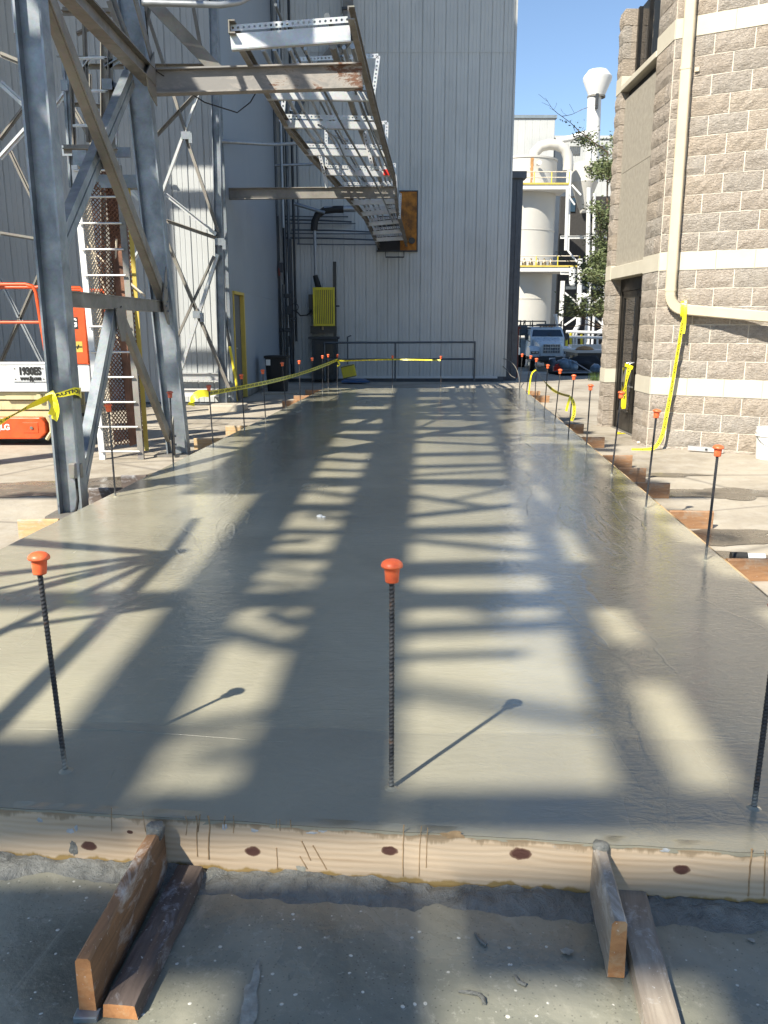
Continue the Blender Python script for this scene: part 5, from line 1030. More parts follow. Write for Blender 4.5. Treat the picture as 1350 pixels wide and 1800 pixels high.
# carrying beams
q = MB(); a, b = PY(262, 145, 9.66), PY(637, 134, 9.66); q.ibeam(a, b, 0.25, 0.13, 0.016, 0.012)
tag(obj('tray_beam', q, 'rusty_steel', loc=a), 'rusty steel I-beam reaching out from the tower under the cable tray', 'beam')
q = MB(); a, b = PY(386, 341, 16.4), PY(695, 338, 16.4); q.ibeam(a, b, 0.20, 0.11, 0.014, 0.012)
tag(obj('tray_beam', q, 'dull_steel', loc=a), 'grey steel I-beam under the cable tray at the left building corner', 'beam')
tag(obj('knee_brace', MB().channel(PY(240, -25, 9.6), PY(384, 126, 9.75), 0.13, 0.05, 0.012, (0, -1, 0)), 'dull_steel', loc=PY(384, 126, 9.75)), 'diagonal steel channel running down from the tower to the rusty beam', 'brace')
tag(obj('top_conduit', MB().tube([PY(250, 5, 9.4), PY(330, 7, 9.4), PY(388, 9, 9.4), PY(420, 4, 9.5), PY(445, -8, 9.7)], 0.032, 8), 'conduit', smooth=60, loc=PY(250, 5, 9.4)), 'bent grey conduit along the top beside the cable tray', 'conduit')
tag(obj('black_wire', MB().tube([PY(255, 20, 9.5), PY(262, 80, 9.5), PY(275, 125, 9.6), PY(320, 155, 9.8), PY(360, 180, 10.2), PY(417, 198, 10.4), PY(440, 180, 10.4), PY(456, 152, 10.35)], 0.007, 6), 'black_rubber', smooth=60, loc=PY(255, 20, 9.5)), 'thin black wire hanging between the tower and the cable tray', 'wire')
# ================================================================ ADDED SHADE CASTERS above the frame (decks and ties laid out by their shadows)
GZ = 8.6; SHX, SHY = math.sin(SUN_AZ) / math.tan(SUN_EL) * GZ, math.cos(SUN_AZ) / math.tan(SUN_EL) * GZ
gl = thing('shade_gallery', 'unseen overhead steelwork added above the yard to shade the slab', 'gallery', (-5.2, 2, GZ))
def shade_deck(name, x0, x1, y0, y1, fan=0.0, m='dull_steel'):
    """an added trough; x0..x1 given where its shadow falls at y = 4"""
    q = MB(); A_, B_ = y0, y1
    poly = [V((x0 + fan * (A_ - 4) - SHX, A_ - SHY, 0)), V((x1 + fan * (A_ - 4) - SHX, A_ - SHY, 0)), V((x1 + fan * (B_ - 4) - SHX, B_ - SHY, 0)), V((x0 + fan * (B_ - 4) - SHX, B_ - SHY, 0))]
    q.prism(poly, lambda p_: (p_.x, p_.y, GZ), lambda p_: (p_.x, p_.y, GZ + 0.05)); obj(name, q, m, gl)
for nm, x0, x1, y1, fan in (('walkway', -1.08, -0.72, 17, 0.015), ('shade_strip', -0.38, 0.10, 21, 0.045), ('walkway', 0.84, 1.01, 21, 0.080), ('shade_strip', 1.17, 1.80, 9.5, 0.06)):
    shade_deck(nm, x0, x1, 1.98, y1, fan); shade_deck(nm, x0, x1, -1.0, 1.86, fan)  # unseen strips for the dark bands, split so sun reaches the form board
shade_deck('shade_sheet', -3.2, -1.09, 1.98, 2.5); shade_deck('shade_sheet', -3.2, -1.09, 0.4, 1.86); shade_deck('shade_sheet', -1.72, -1.09, 6.6, 15, 0.02)  # sheets added only to darken the left of the slab and foreground
for (x0, x1) in ((-0.71, -0.40), (0.05, 0.72), (0.84, 1.17)): shade_deck('shade_plate', x0, x1, 1.98, 2.18); shade_deck('shade_plate', x0, x1, 1.5, 1.86)  # cross pieces added to shade the slab either side of the form
TIES = [[(2.78, .09, .18), (3.26, .05, 0), (3.56, .14, 0), (3.93, .08, .2), (4.5, .28, 0), (5.0, .09, .12), (5.4, .25, 0), (6.0, .12, -.15), (6.35, .10, .15), (6.62, .08, -.2), (7.05, .15, .15), (7.6, .1, -.15), (8.0, .2, 0), (8.75, .28, 0), (9.6, .12, .1), (10.3, .12, -.1), (11.0, .3, 0), (12.3, .5, 0), (13.6, .6, 0), (15, .7, 0), (16.6, 1.2, 0)],
        [(2.42, .10, .05), (2.62, .10, -.05), (3.42, .13, .06), (3.7, .10, .1), (3.95, .08, -.06), (4.2, .07, .1), (4.46, .07, .1), (4.75, .18, .02), (5.1, .09, -.08), (5.35, .16, 0), (5.8, .10, .1), (6.1, .30, 0), (6.65, .10, .1), (6.95, .08, -.1), (7.3, .10, .06), (7.75, .12, .05), (8.35, .16, .1), (9.1, .4, 0), (10.2, .25, .1), (11.2, .9, 0), (12.8, 1.4, 0), (15, 2.0, 0)],
        [(3.17, .36, 0), (4.33, .56, 0), (5.9, 1.0, 0), (7.4, .7, 0), (8.6, .5, 0), (9.8, .8, 0)],
        [(2.3, .3, .1), (3.2, .5, .1), (4.1, .35, .1), (4.9, .25, .1), (5.7, .3, .1), (6.5, .2, .1), (7.2, .25, .1), (7.9, .2, .1), (8.6, .25, .1), (9.3, .2, .1), (10.0, .25, .1), (10.8, .25, .1), (11.7, .3, .1), (12.8, .4, .1)]]
for lst, x0, x1, f0, f1 in ((TIES[0], 0.08, 0.86, 0.045, 0.08), (TIES[1], -0.74, -0.36, 0.015, 0.045), (TIES[2], 0.98, 1.22, 0.08, 0.06), (TIES[3], 1.74, 2.35, 0.07, 0.07)):
    for y, w_, sk in lst:
        xa, xb = x0 + f0 * (y - 4), x1 + f1 * (y - 4)
        hh = random.choice((0.0, 1.4, 2.8, 4.2)) if y < 9 else 0.0; k_ = (GZ + hh) / GZ; dz = -0.03 if hh == 0 else hh; sk2 = sk * 2.2 + random.uniform(-0.13, 0.13)
        if w_ < 0.13 and random.random() < 0.5:
            cut = random.uniform(0.2, 0.55) * (xb - xa)
            if random.random() < 0.5: xa += cut
            else: xb -= cut
        obj('tie', MB().bar((xa - SHX * k_, y - SHY * k_ + sk2 * 0.5, GZ + dz), (xb - SHX * k_, y - SHY * k_ - sk2 * 0.5, GZ + dz), w_ * random.uniform(0.85, 1.1), 0.05), 'dull_steel', gl)  # invented ties, some raised to blur their shadows
for y in (-6, -3, 0.2, 3.35, 6.5, 9.65, 12): obj('bearer', MB().ibeam((-9.0, y, GZ - 0.17), (TX - 0.2, y, GZ - 0.17), 0.2, 0.12), 'dull_steel', gl)
# unseen block added beyond the left frame edge to shade the left building front
t = thing('side_shade_block', 'unseen tall block added at the left to shade the left building front', 'building', (-11.4, 12.6, -0.15))
obj('shell', MB().span((-14.5, 9.95, -0.15), (-8.7, 15.4, 23)), 'left_siding', t); obj('upper_shade_block', MB().span((-8.698, 11.5, 9.6), (-5.6, 12.8, 23)), 'left_siding', t)  # upper block overhangs only to shade the upper wall
# unseen post left of the camera, laid out from the shadow fan it casts
lbp = thing('braced_post', 'unseen slim steel post with radiating stays left of the slab, laid out from its shadows', 'post', (-3.82, 1.5, -0.15))
KX, KY = math.sin(SUN_AZ) / math.tan(SUN_EL), math.cos(SUN_AZ) / math.tan(SUN_EL)
def up_(px, py, h):
    g_ = PZ(px, py, 0); return V((g_.x - KX * h, g_.y - KY * h, h))
N_ = up_(298, 974, 3.6); obj('post', MB().bar((N_.x, N_.y, -0.15), N_ + V((0, 0, 0.1)), 0.07, 0.07, (0, 1, 0)), 'galvanized', lbp)
for (px, py, h, w) in ((-60, 940, 3.8, 0.05), (0, 953, 3.2, 0.05), (-40, 1014, 3.9, 0.07), (-20, 1038, 2.6, 0.04), (-30, 1125, 3.0, 0.05), (-60, 1330, 3.4, 0.06), (345, 912, 4.4, 0.05)): obj('stay', MB().bar(N_, up_(px, py, h), w, w), 'galvanized', lbp)
obj('cross_bar', MB().bar(up_(20, 1103, 3.2), up_(290, 1065, 3.2), 0.04, 0.04), 'galvanized', lbp)
# ================================================================ BACKGROUND PLANT
GB = -1.1; SY = 62.0
a, b = PY(876, 300, SY), PY(989, 300, SY); scx, srad = (a.x + b.x) / 2, (b.x - a.x) / 2; ztop = PY(940, 276, SY).z
tk = thing('white_tank', 'tall white cylindrical tank with a rust streak behind the truck', 'tank', (scx, SY + srad, GB))
cy_ = SY + srad
obj('shell', MB().lathe([(srad, GB), (srad, ztop), (srad + 0.05, ztop), (srad + 0.05, ztop + 0.12), (srad, ztop + 0.14), (0.2, ztop + 0.5), (0, ztop + 0.5)], (scx, cy_, 0), 48), 'tank_white', tk, smooth=35)
for z in (3.2, 8.0): obj('seam', MB().lathe([(srad + 0.002, z), (srad + 0.03, z), (srad + 0.03, z + 0.06), (srad + 0.002, z + 0.06)], (scx, cy_, 0), 48), 'tank_white', tk)
p_ = PY(942, 283, SY - 0.1); q = MB(); 
for k in range(14):
    z0 = ztop - 0.05 - k * 0.13; w0 = 0.22 * (1 - k / 30) + 0.05 * fbm(k, 1, 1, 0.7); x0 = p_.x - 0.25 + 0.03 * fbm(k, 4, 1, 0.5); yy = cy_ - math.sqrt(max(0.01, srad ** 2 - (x0 - scx) ** 2)) - 0.012
    q.span((x0 - w0 / 2, yy - 0.004, z0 - 0.13), (x0 + w0 / 2, yy + 0.02, z0))
obj('rust_streak', q, 'rust_stain', tk)
c = PY(946, 288, SY - 0.2); obj('vent', MB().tube([c, c + V((0, -0.5, 0))], 0.16, 12), 'white_steel', tk, smooth=40)
# goose-neck pipe over the tank
pts = [(938, 282), (940, 268), (950, 258), (965, 254), (980, 255), (992, 262), (998, 275), (999, 290), (998, 300)]
gp = thing('gooseneck_pipe', 'fat white goose-neck pipe arching over the tank top', 'pipe', PY(999, 300, SY + 1)); obj('bend', MB().tube([PY(*p_, SY + 1.0) for p_ in pts], 0.37, 16), 'tank_white', gp, smooth=50)
obj('drop', MB().bar(PY(1000, 300, SY + 0.5), PY(996, 440, SY + 0.5), 0.3, 0.3, (0, 1, 0)), 'white_steel', gp); obj('lug', MB().box(PY(963, 249, SY + 1), (0.2, 0.2, 0.12)), 'dark_iron', gp)
def platform(name, label, px0, px1, py_deck, y, rails, dep=3.0, valves=0):
    t = thing(name, label, 'platform', PY((px0 + px1) / 2, py_deck, y)); a, b = PY(px0, py_deck, y), PY(px1, py_deck, y)
    obj('deck', MB().span((a.x, y, a.z - 0.32), (b.x, y + dep, a.z)), 'white_steel', t); obj('toe_board', MB().span((a.x, y - 0.06, a.z - 0.02), (b.x, y - 0.005, a.z + 0.10)), 'door_yellow', t)
    for py in rails: p0, p1 = PY(px0, py, y), PY(px1, py, y); obj('rail', MB().tube([p0, p1], 0.035, 6), 'pale_mesh_steel' if len(rails) > 1 else 'yellow_paint', t)
    n = max(2, int((px1 - px0) / 30)); zt = PY(px0, min(rails), y).z
    for k in range(n + 1): x = a.x + (b.x - a.x) * k / n; obj('post', MB().tube([(x, y, a.z), (x, y, zt)], 0.035, 6), 'yellow_paint', t)
    for k in range(valves): x = a.x + 0.3 + (b.x - a.x) * 0.62 * k / valves; obj('fitting', MB().lathe([(0, 0), (0.16, 0.02), (0.17, 0.2), (0.07, 0.34), (0.06, 0.5), (0, 0.52)], (x, y + 0.5, a.z + 0.1), 10), 'brass', t, smooth=60)
    return t
platform('upper_platform', 'upper walkway with a yellow toe board round the white tank', 908, 1000, 324, SY - 0.9, (302, 312))
platform('lower_platform', 'lower walkway with yellow rails across the white tank', 904, 1018, 469, SY - 1.2, (450, 459), 3.0, 6)
# exhaust stack with flared cap
sx_ = PY(1047, 200, 66); st = thing('exhaust_stack', 'white exhaust stack with a flared conical cap against the sky', 'chimney', PY(1040, 300, 66))
def prof(lst): return [(w_ * 66 / F / 2 * 1.07, PY(1047, y_, 66).z) for (y_, w_) in lst]
obj('flared_cap', MB().lathe(prof([(171, 24), (166, 26), (142, 42), (136, 43), (124, 28), (123.5, 0)]), (sx_.x, 66, 0), 28), 'white_steel', st, smooth=35)
b0, b1 = PY(1038, 305, 66), PY(1045, 168, 66); obj('pipe', MB().tube([V((PY(1041, 285, 66).x, 66, PY(1041, 285, 66).z)), b1], 0.5, 20), 'white_steel', st, smooth=50)
obj('ring', MB().lathe(prof([(169, 25), (169, 27), (172, 27), (172, 25)]), (sx_.x - 0.02, 66, 0), 24), 'dull_steel', st)
obj('bracket', MB().box(PY(1049, 178, 65.3), (0.18, 0.3, 1.0)), 'dark_iron', st)
obj('side_pipe', MB().tube([PY(978, 248, 66), PY(1004, 243, 65.8), PY(1030, 234, 65.6)], 0.22, 10), 'white_steel', st, smooth=50); obj('side_pipe', MB().tube([PY(1033, 232, 65.5), PY(1036, 250, 65.5), PY(1036, 300, 65.5)], 0.18, 10), 'white_steel', st, smooth=50)
cyc = thing('dust_collector', 'white round dust collector hopper beside the stack', 'hopper', PY(1035, 330, 64)); c = PY(1033, 300, 64)
obj('drum', MB().lathe([(1.0, PY(1033, 318, 64).z), (1.0, PY(1033, 286, 64).z), (0.6, PY(1033, 281, 64).z), (0, PY(1033, 281, 64).z)], (c.x, 64.9, 0), 28), 'tank_white', cyc, smooth=40); obj('cone', MB().lathe([(0.2, PY(1033, 372, 64).z), (1.0, PY(1033, 318, 64).z - 0.01)], (c.x, 64.9, 0), 28), 'tank_white', cyc, smooth=40)
# white buildings behind
def clad(name, label, x0, x1, y, ztop, dep, z0=GB, wins=(), roof='roof_metal'):
    t = thing(name, label, 'building', ((x0 + x1) / 2, y, z0)); obj('shell', MB().span((x0, y + 0.025, z0), (x1, y + dep, ztop)), 'bright_siding', t)
    n = int((x1 - x0) / 0.61)
    for i in range(n): inst('siding_panel', PB, t, (x0 + i * (x1 - x0) / n, y, z0), 0, ((x1 - x0) / n / 0.305, 1, ztop - z0))
    obj('roof_edge', MB().span((x0 - 0.1, y - 0.12, ztop), (x1 + 0.15, y + dep, ztop + 0.25)), roof, t)
    for (wx0, wx1, wz0, wz1) in wins:
        w_ = obj('window', MB().span((wx0, y - 0.05, wz0), (wx1, y - 0.003, wz1)), 'dull_steel', t)
        for k in range(5): xx = wx0 + (wx1 - wx0) * (k + 0.12) / 5; obj('louvre', MB().span((xx, y - 0.075, wz0 + 0.05), (xx + (wx1 - wx0) / 5 * 0.7, y - 0.052, wz1 - 0.05)), 'dark_pipe', w_)
    return t
a, b = PY(860, 208, 76), PY(976, 208, 76); clad('tall_white_building', 'tall white corrugated building behind the white tank', a.x, b.x, 76, a.z, 14)
a, b = PY(976, 244, 80), PY(1150, 244, 80); w0, w1 = PY(1001, 273, 80), PY(1020, 257, 80); w2, w3 = PY(1048, 273, 80), PY(1068, 256, 80)
clad('low_white_building', 'lower white corrugated building behind the exhaust stack', b.x - (b.x - a.x), b.x, 80, a.z, 14, wins=((w0.x, w1.x, w0.z, w1.z), (w2.x, w3.x, w2.z, w3.z)), roof='bright_siding')
obj_dark = tag(obj('recess_shade', MB().span((PY(984, 400, 70).x, 70, GB), (PY(1120, 400, 70).x, 70.4, PY(1000, 345, 70).z)), 'recess_dark'), 'dark sheet standing for the shaded recess behind the white pipe supports', 'wall')  # dark colour put in for the shaded interior under the plant
tag(obj('recess_window', MB().span((PY(1002, 372, 69.9).x, 69.9, PY(1002, 372, 69.9).z), (PY(1012, 348, 69.9).x, 69.98, PY(1002, 348, 69.9).z)), 'truck_glass'), 'small pale window in the dark recess', 'window')
# white steel pipe support with X bracing
ps = thing('pipe_support', 'white steel pipe support with crossed braces right of the tank', 'frame', PY(1030, 610, 60)); PYY = 60.0
def pp_(a, b, w_, m='white_steel', name='brace'): obj(name, MB().bar(PY(*a, PYY), PY(*b, PYY - 0.05), w_, w_, (0, 1, 0)), m, ps)
for (a, b, w_, n_) in (((989, 494), (985, 580), 0.26, 'leg'), ((1038, 470), (1030, 590), 0.2, 'leg'), ((1036, 520), (1033, 605), 0.2, 'leg'), ((1068, 480), (1062, 600), 0.22, 'leg')): pp_(a, b, w_, name=n_)
for (a, b) in (((992, 514), (1015, 533)), ((1064, 517), (1027, 545)), ((1028, 542), (1060, 572)), ((1015, 556), (992, 572)), ((1036, 456), (1066, 490)), ((996, 438), (1022, 470)), ((1005, 325), (1021, 343)), ((1010, 360), (996, 340))): pp_(a, b, 0.11)
obj('beam', MB().ibeam(PY(988, 504, PYY), PY(1072, 504, PYY), 0.36, 0.25), 'dark_pipe', ps); obj('beam', MB().ibeam(PY(985, 480, PYY), PY(1085, 482, PYY), 0.2, 0.2), 'white_steel', ps); obj('beam', MB().ibeam(PY(985, 417, PYY + 1), PY(1075, 417, PYY + 1), 0.2, 0.2), 'white_steel', ps)
for (pts, r_) in ((((1020, 455), (1019, 498), (1017, 570), (1010, 583), (1000, 586)), 0.17), (((1066, 485), (1063, 560), (1060, 580), (1050, 586)), 0.18), (((1006, 470), (1006, 497)), 0.22), (((1044, 555), (1041, 605)), 0.08), (((977, 555), (980, 578)), 0.10), (((998, 330), (995, 440)), 0.12), (((1035, 330), (1033, 470)), 0.14), (((1045, 340), (1043, 450)), 0.1)):
    obj('pipe', MB().tube([PY(*p_, PYY - 1.0) for p_ in pts], r_, 10), 'white_steel', ps, smooth=50)
for (px, py) in ((1026, 520), (1034, 521), (1006, 498)): obj('lamp', MB().lathe([(0, 0.2), (0.16, 0.15), (0.2, 0), (0.16, -0.15), (0, -0.2)], PY(px, py, PYY - 1.2), 12), 'bucket_white', ps, smooth=60)
for k, (px, py, h_) in enumerate(((1003, 583, 32), (1008, 585, 34), (1013, 580, 30), (1022, 588, 34), (1028, 590, 36), (1050, 590, 26), (996, 590, 36))): obj('riser', MB().tube([PY(px, py, 58), PY(px, py + h_, 58)], 0.08, 8), 'white_steel' if k % 3 else 'yellow_paint', ps, smooth=50)
for py in (583, 592): obj('manifold', MB().tube([PY(995, py, 58), PY(1065, py + 2, 58)], 0.10, 8), 'white_steel', ps, smooth=50)
tag(obj('pallet_wall', MB().span((PY(1005, 606, 52).x, 52, PY(1005, 617, 52).z), (PY(1075, 606, 52).x, 53, PY(1005, 606, 52).z)), 'tank_white'), 'low pale loading edge behind the trailer', 'ledge')
# ---------------------------------------------------------------- service truck
TY = 45.0; tx0, tx1 = PY(934, 640, TY).x, PY(1003, 640, TY).x; tc = (tx0 + tx1) / 2; TZ = GB
tkr = thing('service_truck', 'white medium-duty service truck with a roof rack, seen from the front', 'truck', (tc, TY + 2, TZ))
def tz(py): return PY(960, py, TY).z
hood = MB(); 
hw0, hw1 = 0.62, 0.74; zb = tz(630); 
sec = [(TY, 0.60, tz(626), tz(606)), (TY + 0.25, 0.64, tz(626), tz(601)), (TY + 1.25, 0.78, tz(626), tz(594))]
for (y, hw, z0, z1) in sec: hood.v += [V((tc - hw, y, z0)), V((tc - hw, y, z1 - 0.1)), V((tc - hw * 0.8, y, z1)), V((tc + hw * 0.8, y, z1)), V((tc + hw, y, z1 - 0.1)), V((tc + hw, y, z0))]
for i in range(2):
    for k in range(5): hood.f.append((i * 6 + k, i * 6 + k + 1, (i + 1) * 6 + k + 1, (i + 1) * 6 + k))
hood.f.append((5, 4, 3, 2, 1, 0)); obj('hood', hood, 'truck_paint', tkr, bevel=0.03)
gr = obj('grille', MB().span((tc - 0.46, TY - 0.03, tz(621)), (tc + 0.46, TY - 0.004, tz(605))), 'chrome', tkr)
for k in range(7):
    for j in range(3): x = tc - 0.44 + 0.127 * k; z = tz(620.5) + (tz(605) - tz(620.5)) * j / 3; obj('slot', MB().span((x, TY - 0.042, z + 0.012), (x + 0.10, TY - 0.031, z + 0.13)), 'dark_pipe', gr)
for sg in (-1, 1):
    q = MB(); cxx = tc + sg * 0.88
    fs = [(TY + 0.05, tz(627), tz(617)), (TY + 0.12, tz(627), tz(611)), (TY + 0.5, tz(627), tz(608)), (TY + 1.1, tz(627), tz(610)), (TY + 1.3, tz(627), tz(618))]
    for (y, z0, z1) in fs: q.v += [V((cxx - 0.27, y, z0)), V((cxx - 0.27, y, z1)), V((cxx + 0.27, y, z1 - 0.04)), V((cxx + 0.27, y, z0))]
    for i in range(4):
        for k in range(3): q.f.append((i * 4 + k, i * 4 + k + 1, (i + 1) * 4 + k + 1, (i + 1) * 4 + k))
    q.f.append((3, 2, 1, 0)); q.f.append((16, 17, 18, 19)); obj('fender', q, 'truck_paint', tkr, bevel=0.04)
    hl = obj('headlight', MB().span((cxx - 0.2, TY + 0.0, tz(622)), (cxx + 0.2, TY + 0.045, tz(617.5))), 'dark_iron', tkr)
    obj('lens', MB().span((cxx - 0.16, TY - 0.015, tz(621)), (cxx - 0.02, TY - 0.001, tz(618.2))).span((cxx + 0.04, TY - 0.015, tz(621)), (cxx + 0.16, TY - 0.001, tz(618.2))), 'chrome', hl)
    w_ = obj('wheel', MB().lathe([(0.2, -0.13), (0.44, -0.13), (0.48, -0.08), (0.48, 0.08), (0.44, 0.13), (0.2, 0.13)], (tc + sg * 0.95, TY + 0.65, TZ + 0.48), 24, axis=Matrix.Rotation(R(90), 3, 'Y')), 'black_rubber', tkr, smooth=40); obj('rim', MB().lathe([(0, -0.10), (0.22, -0.13), (0.22, 0.13), (0, 0.10)], (tc + sg * 0.95, TY + 0.65, TZ + 0.48), 16, axis=Matrix.Rotation(R(90), 3, 'Y')), 'chrome', w_)
    w_ = obj('wheel', MB().lathe([(0.2, -0.26), (0.44, -0.26), (0.48, -0.2), (0.48, 0.2), (0.44, 0.26), (0.2, 0.26)], (tc + sg * 0.88, TY + 4.9, TZ + 0.48), 24, axis=Matrix.Rotation(R(90), 3, 'Y')), 'black_rubber', tkr, smooth=40)
    mr = obj('mirror', MB().span((tc + sg * 1.12 - 0.1, TY + 1.4, tz(598)), (tc + sg * 1.12 + 0.1, TY + 1.5, tz(588))), 'dark_iron', tkr); obj('arm', MB().tube([(tc + sg * 1.12, TY + 1.45, tz(598)), (tc + sg * 0.88, TY + 1.5, tz(602))], 0.02, 6), 'dark_iron', mr)
obj('bumper', MB().span((tc - 1.15, TY - 0.25, tz(634)), (tc + 1.15, TY - 0.02, tz(627))), 'dark_iron', tkr, bevel=0.03); obj('number_plate', MB().span((tc - 0.16, TY - 0.262, tz(632)), (tc + 0.16, TY - 0.253, tz(628.5))), 'bucket_white', tkr)
cab = MB(); zs_, zw, zr = tz(627), tz(594), tz(574.5)
prf = [(TY + 1.26, zs_), (TY + 1.26, zw), (TY + 1.62, zr - 0.08), (TY + 1.75, zr), (TY + 3.0, zr), (TY + 3.05, zs_)]
cab.prism([V((0, y, z)) for y, z in prf], lambda p_: (tc - 0.95 + 0.10 * max(0, (p_.z - zw) / (zr - zw)), p_.y, p_.z), lambda p_: (tc + 0.95 - 0.10 * max(0, (p_.z - zw) / (zr - zw)), p_.y, p_.z)); cb = obj('cab', cab, 'truck_paint', tkr, bevel=0.05)
ws = MB(); z0, z1 = zw + 0.06, zr - 0.16; y_at = lambda z: TY + 1.26 + 0.36 * (z - zw) / (zr - 0.08 - zw) - 0.012
ws.v = [V((tc - 0.85, y_at(z0), z0)), V((tc + 0.85, y_at(z0), z0)), V((tc + 0.76, y_at(z1), z1)), V((tc - 0.76, y_at(z1), z1))]; ws.f = [(0, 1, 2, 3)]
n4 = [p_ + V((0, 0.01, 0)) for p_ in ws.v]; ws.add(n4, [(3, 2, 1, 0)]); obj('windscreen', ws, 'truck_glass', cb)
for k in (-2, -1, 0, 1, 2): obj('roof_lamp', MB().box((tc + 0.16 * k, TY + 1.72, zr + 0.02), (0.09, 0.08, 0.05)), 'rust_stain', cb)
obj('body', MB().span((tc - 1.18, TY + 3.2, tz(628)), (tc + 1.12, TY + 7.0, tz(596))), 'truck_paint', tkr, bevel=0.02); obj('frame', MB().span((tc - 0.5, TY + 0.3, TZ + 0.45), (tc + 0.5, TY + 7, tz(629))), 'dark_iron', tkr)
rk = MB(); zr0 = tz(574)
for (x, y) in ((-1.5, 1.3), (0.85, 1.9), (-1.5, 6.5), (0.85, 6.5)): rk.bar((tc + x, TY + y, tz(612) if x < 0 else zr), (tc + x, TY + y, zr0 + 0.3), 0.07, 0.07)
for (x0, y0, x1, y1, dz) in ((-1.5, 1.3, 0.85, 1.9, 0.05), (-1.5, 1.3, -1.5, 6.5, 0.3), (0.85, 1.9, 0.85, 6.5, 0.1), (-1.5, 6.5, 0.85, 6.5, 0.3), (-1.5, 1.3, -0.9, 1.5, -0.1)): rk.bar((tc + x0, TY + y0, zr0 + dz), (tc + x1, TY + y1, zr0 + dz), 0.07, 0.07)
obj('roof_rack', rk, 'dark_iron', tkr)
q = MB()
for k in range(9): x = tc - 1.45 + 0.13 * k; q.bar((x, TY + 3 + 0.3 * (k % 3), zr0 - 0.1), (x + random.uniform(-.15, .15), TY + 3 + 0.3 * (k % 3), zr0 + random.uniform(0.05, 0.4)), 0.05, 0.05)
obj('rack_tools', q, 'black_paint', tkr); obj('rack_load', MB().span((tc - 1.4, TY + 2.6, zr0 - 0.5), (tc - 0.9, TY + 5.5, zr0 + 0.05)).span((tc - 0.4, TY + 2.0, zr0 + 0.06), (tc + 0.8, TY + 2.6, zr0 + 0.14)), 'dark_pipe', tkr)
tag(obj('exhaust_pole', MB().tube([PY(976, 553, 46), PY(980, 575, 46)], 0.07, 8).tube([PY(976, 552, 46), PY(976, 556, 46)], 0.11, 8), 'white_steel', loc=PY(980, 575, 46)), 'short white pole rising behind the truck cab', 'pole')
# dumpster
a, b = PY(886, 662, 27), PY(913, 578, 27); dm = thing('dumpster', 'dark red-brown steel dumpster beside the clad building corner', 'dumpster', (a.x, 27, a.z))
obj('side', MB().span((3.52, 27, -0.34), (b.x, 29.2, b.z)), 'red_brown', dm, bevel=0.02)
for x in (3.7, 3.95, 4.2): obj('rib', MB().span((x, 26.95, -0.33), (x + 0.06, 26.998, b.z - 0.05)), 'red_brown', dm)
obj('rim', MB().span((3.5, 26.93, b.z + 0.001), (b.x + 0.03, 29.25, b.z + 0.07)), 'red_brown', dm)
# hoses at the dumpster
for i, pts in enumerate(([(882, 630), (895, 634), (906, 645), (912, 662), (913, 686)], [(882, 642), (890, 650), (898, 660), (905, 664)])):
    tag(obj('hose', MB().tube(resample([PY(*p_, 24.2 - 0.8 * k) if k < 4 else PZ(*p_, -0.12) for k, p_ in enumerate(pts)], 20)[0], 0.011, 6), 'dull_steel', smooth=60), ['longer pale hose arching from the clad corner to the slab', 'short pale hose drooping at the clad corner'][i], 'hose')
# junk on the ground before the truck
JZ = lambda y: ground_z(y)
def blob(name, label, cat, px, py, y, rx, ry, rz_, m, seed):
    c = PY(px, py, y); q = MB(); n, k_ = 14, 8
    q.lathe([(math.sin(math.pi * j / k_), math.cos(math.pi * j / k_)) for j in range(k_ + 1)], (0, 0, 0), n)
    zg = JZ(y); out = []
    for p_ in q.v:
        d = 1 + 0.45 * fbm(p_.x, p_.y, p_.z + seed, 1.6, 4); v_ = V((p_.x * rx, p_.y * ry, p_.z * rz_)) * d + c; v_.z = max(v_.z, zg + 0.005); out.append(v_)
    q.v = out; return tag(obj(name, q, m, loc=V((c.x, y, zg)), smooth=180), label, cat)
blob('rubbish_bag', 'pale blue plastic sack of rubbish before the truck, left of its pair', 'bag', 990, 645, 33, 0.30, 0.3, 0.32, 'bag_blue', 1); blob('rubbish_bag', 'pale blue plastic sack of rubbish before the truck, right of its pair', 'bag', 1003, 647, 33, 0.28, 0.3, 0.32, 'bag_blue', 4)
blob('tarp_heap', 'large dark tarpaulin heap beside the trailer', 'tarp', 1030, 648, 34, 0.75, 0.6, 0.42, 'black_rubber', 7); blob('tarp_heap', 'smaller blue-grey tarpaulin heap at the block building edge', 'tarp', 1049, 652, 32, 0.28, 0.3, 0.24, 'bag_blue', 9); blob('hose_heap', 'low heap of black hose before the truck', 'hose', 1010, 655, 31, 0.9, 0.5, 0.10, 'black_rubber', 12); blob('bundle', 'dark bundle under the truck bumper', 'bundle', 970, 645, 35, 0.22, 0.3, 0.3, 'dark_pipe', 15)
c = PZ(978, 656, -0.5); tag(obj('fuel_can', MB().box(c + V((0, 0, 0.13)), (0.26, 0.18, 0.28)).box(c + V((0, 0, 0.30)), (0.10, 0.10, 0.06)).tube([c + V((-0.08, 0, 0.31)), c + V((0.1, 0, 0.36))], 0.02, 6), 'red_plastic', loc=c, bevel=0.02), 'red plastic can on the ground before the truck', 'can')
tag(obj('pipe_length', MB().tube([PY(985, 655, 30), PY(1038, 655, 30)], 0.03, 8), 'conduit', loc=PY(985, 655, 30)), 'long grey pipe lying across the ground before the tarps', 'pipe')
tag(obj('pole', MB().tube([PY(1005, 634, 33), PY(1040, 655, 30.5)], 0.025, 8), 'conduit', loc=PY(1005, 634, 33)), 'thin pole leaning across the tarps', 'pole')
tl = thing('trailer', 'dark equipment trailer with a pale deck beyond the block building', 'trailer', PY(1035, 645, 40)); a, b = PY(1012, 640, 40), PY(1085, 616, 40)
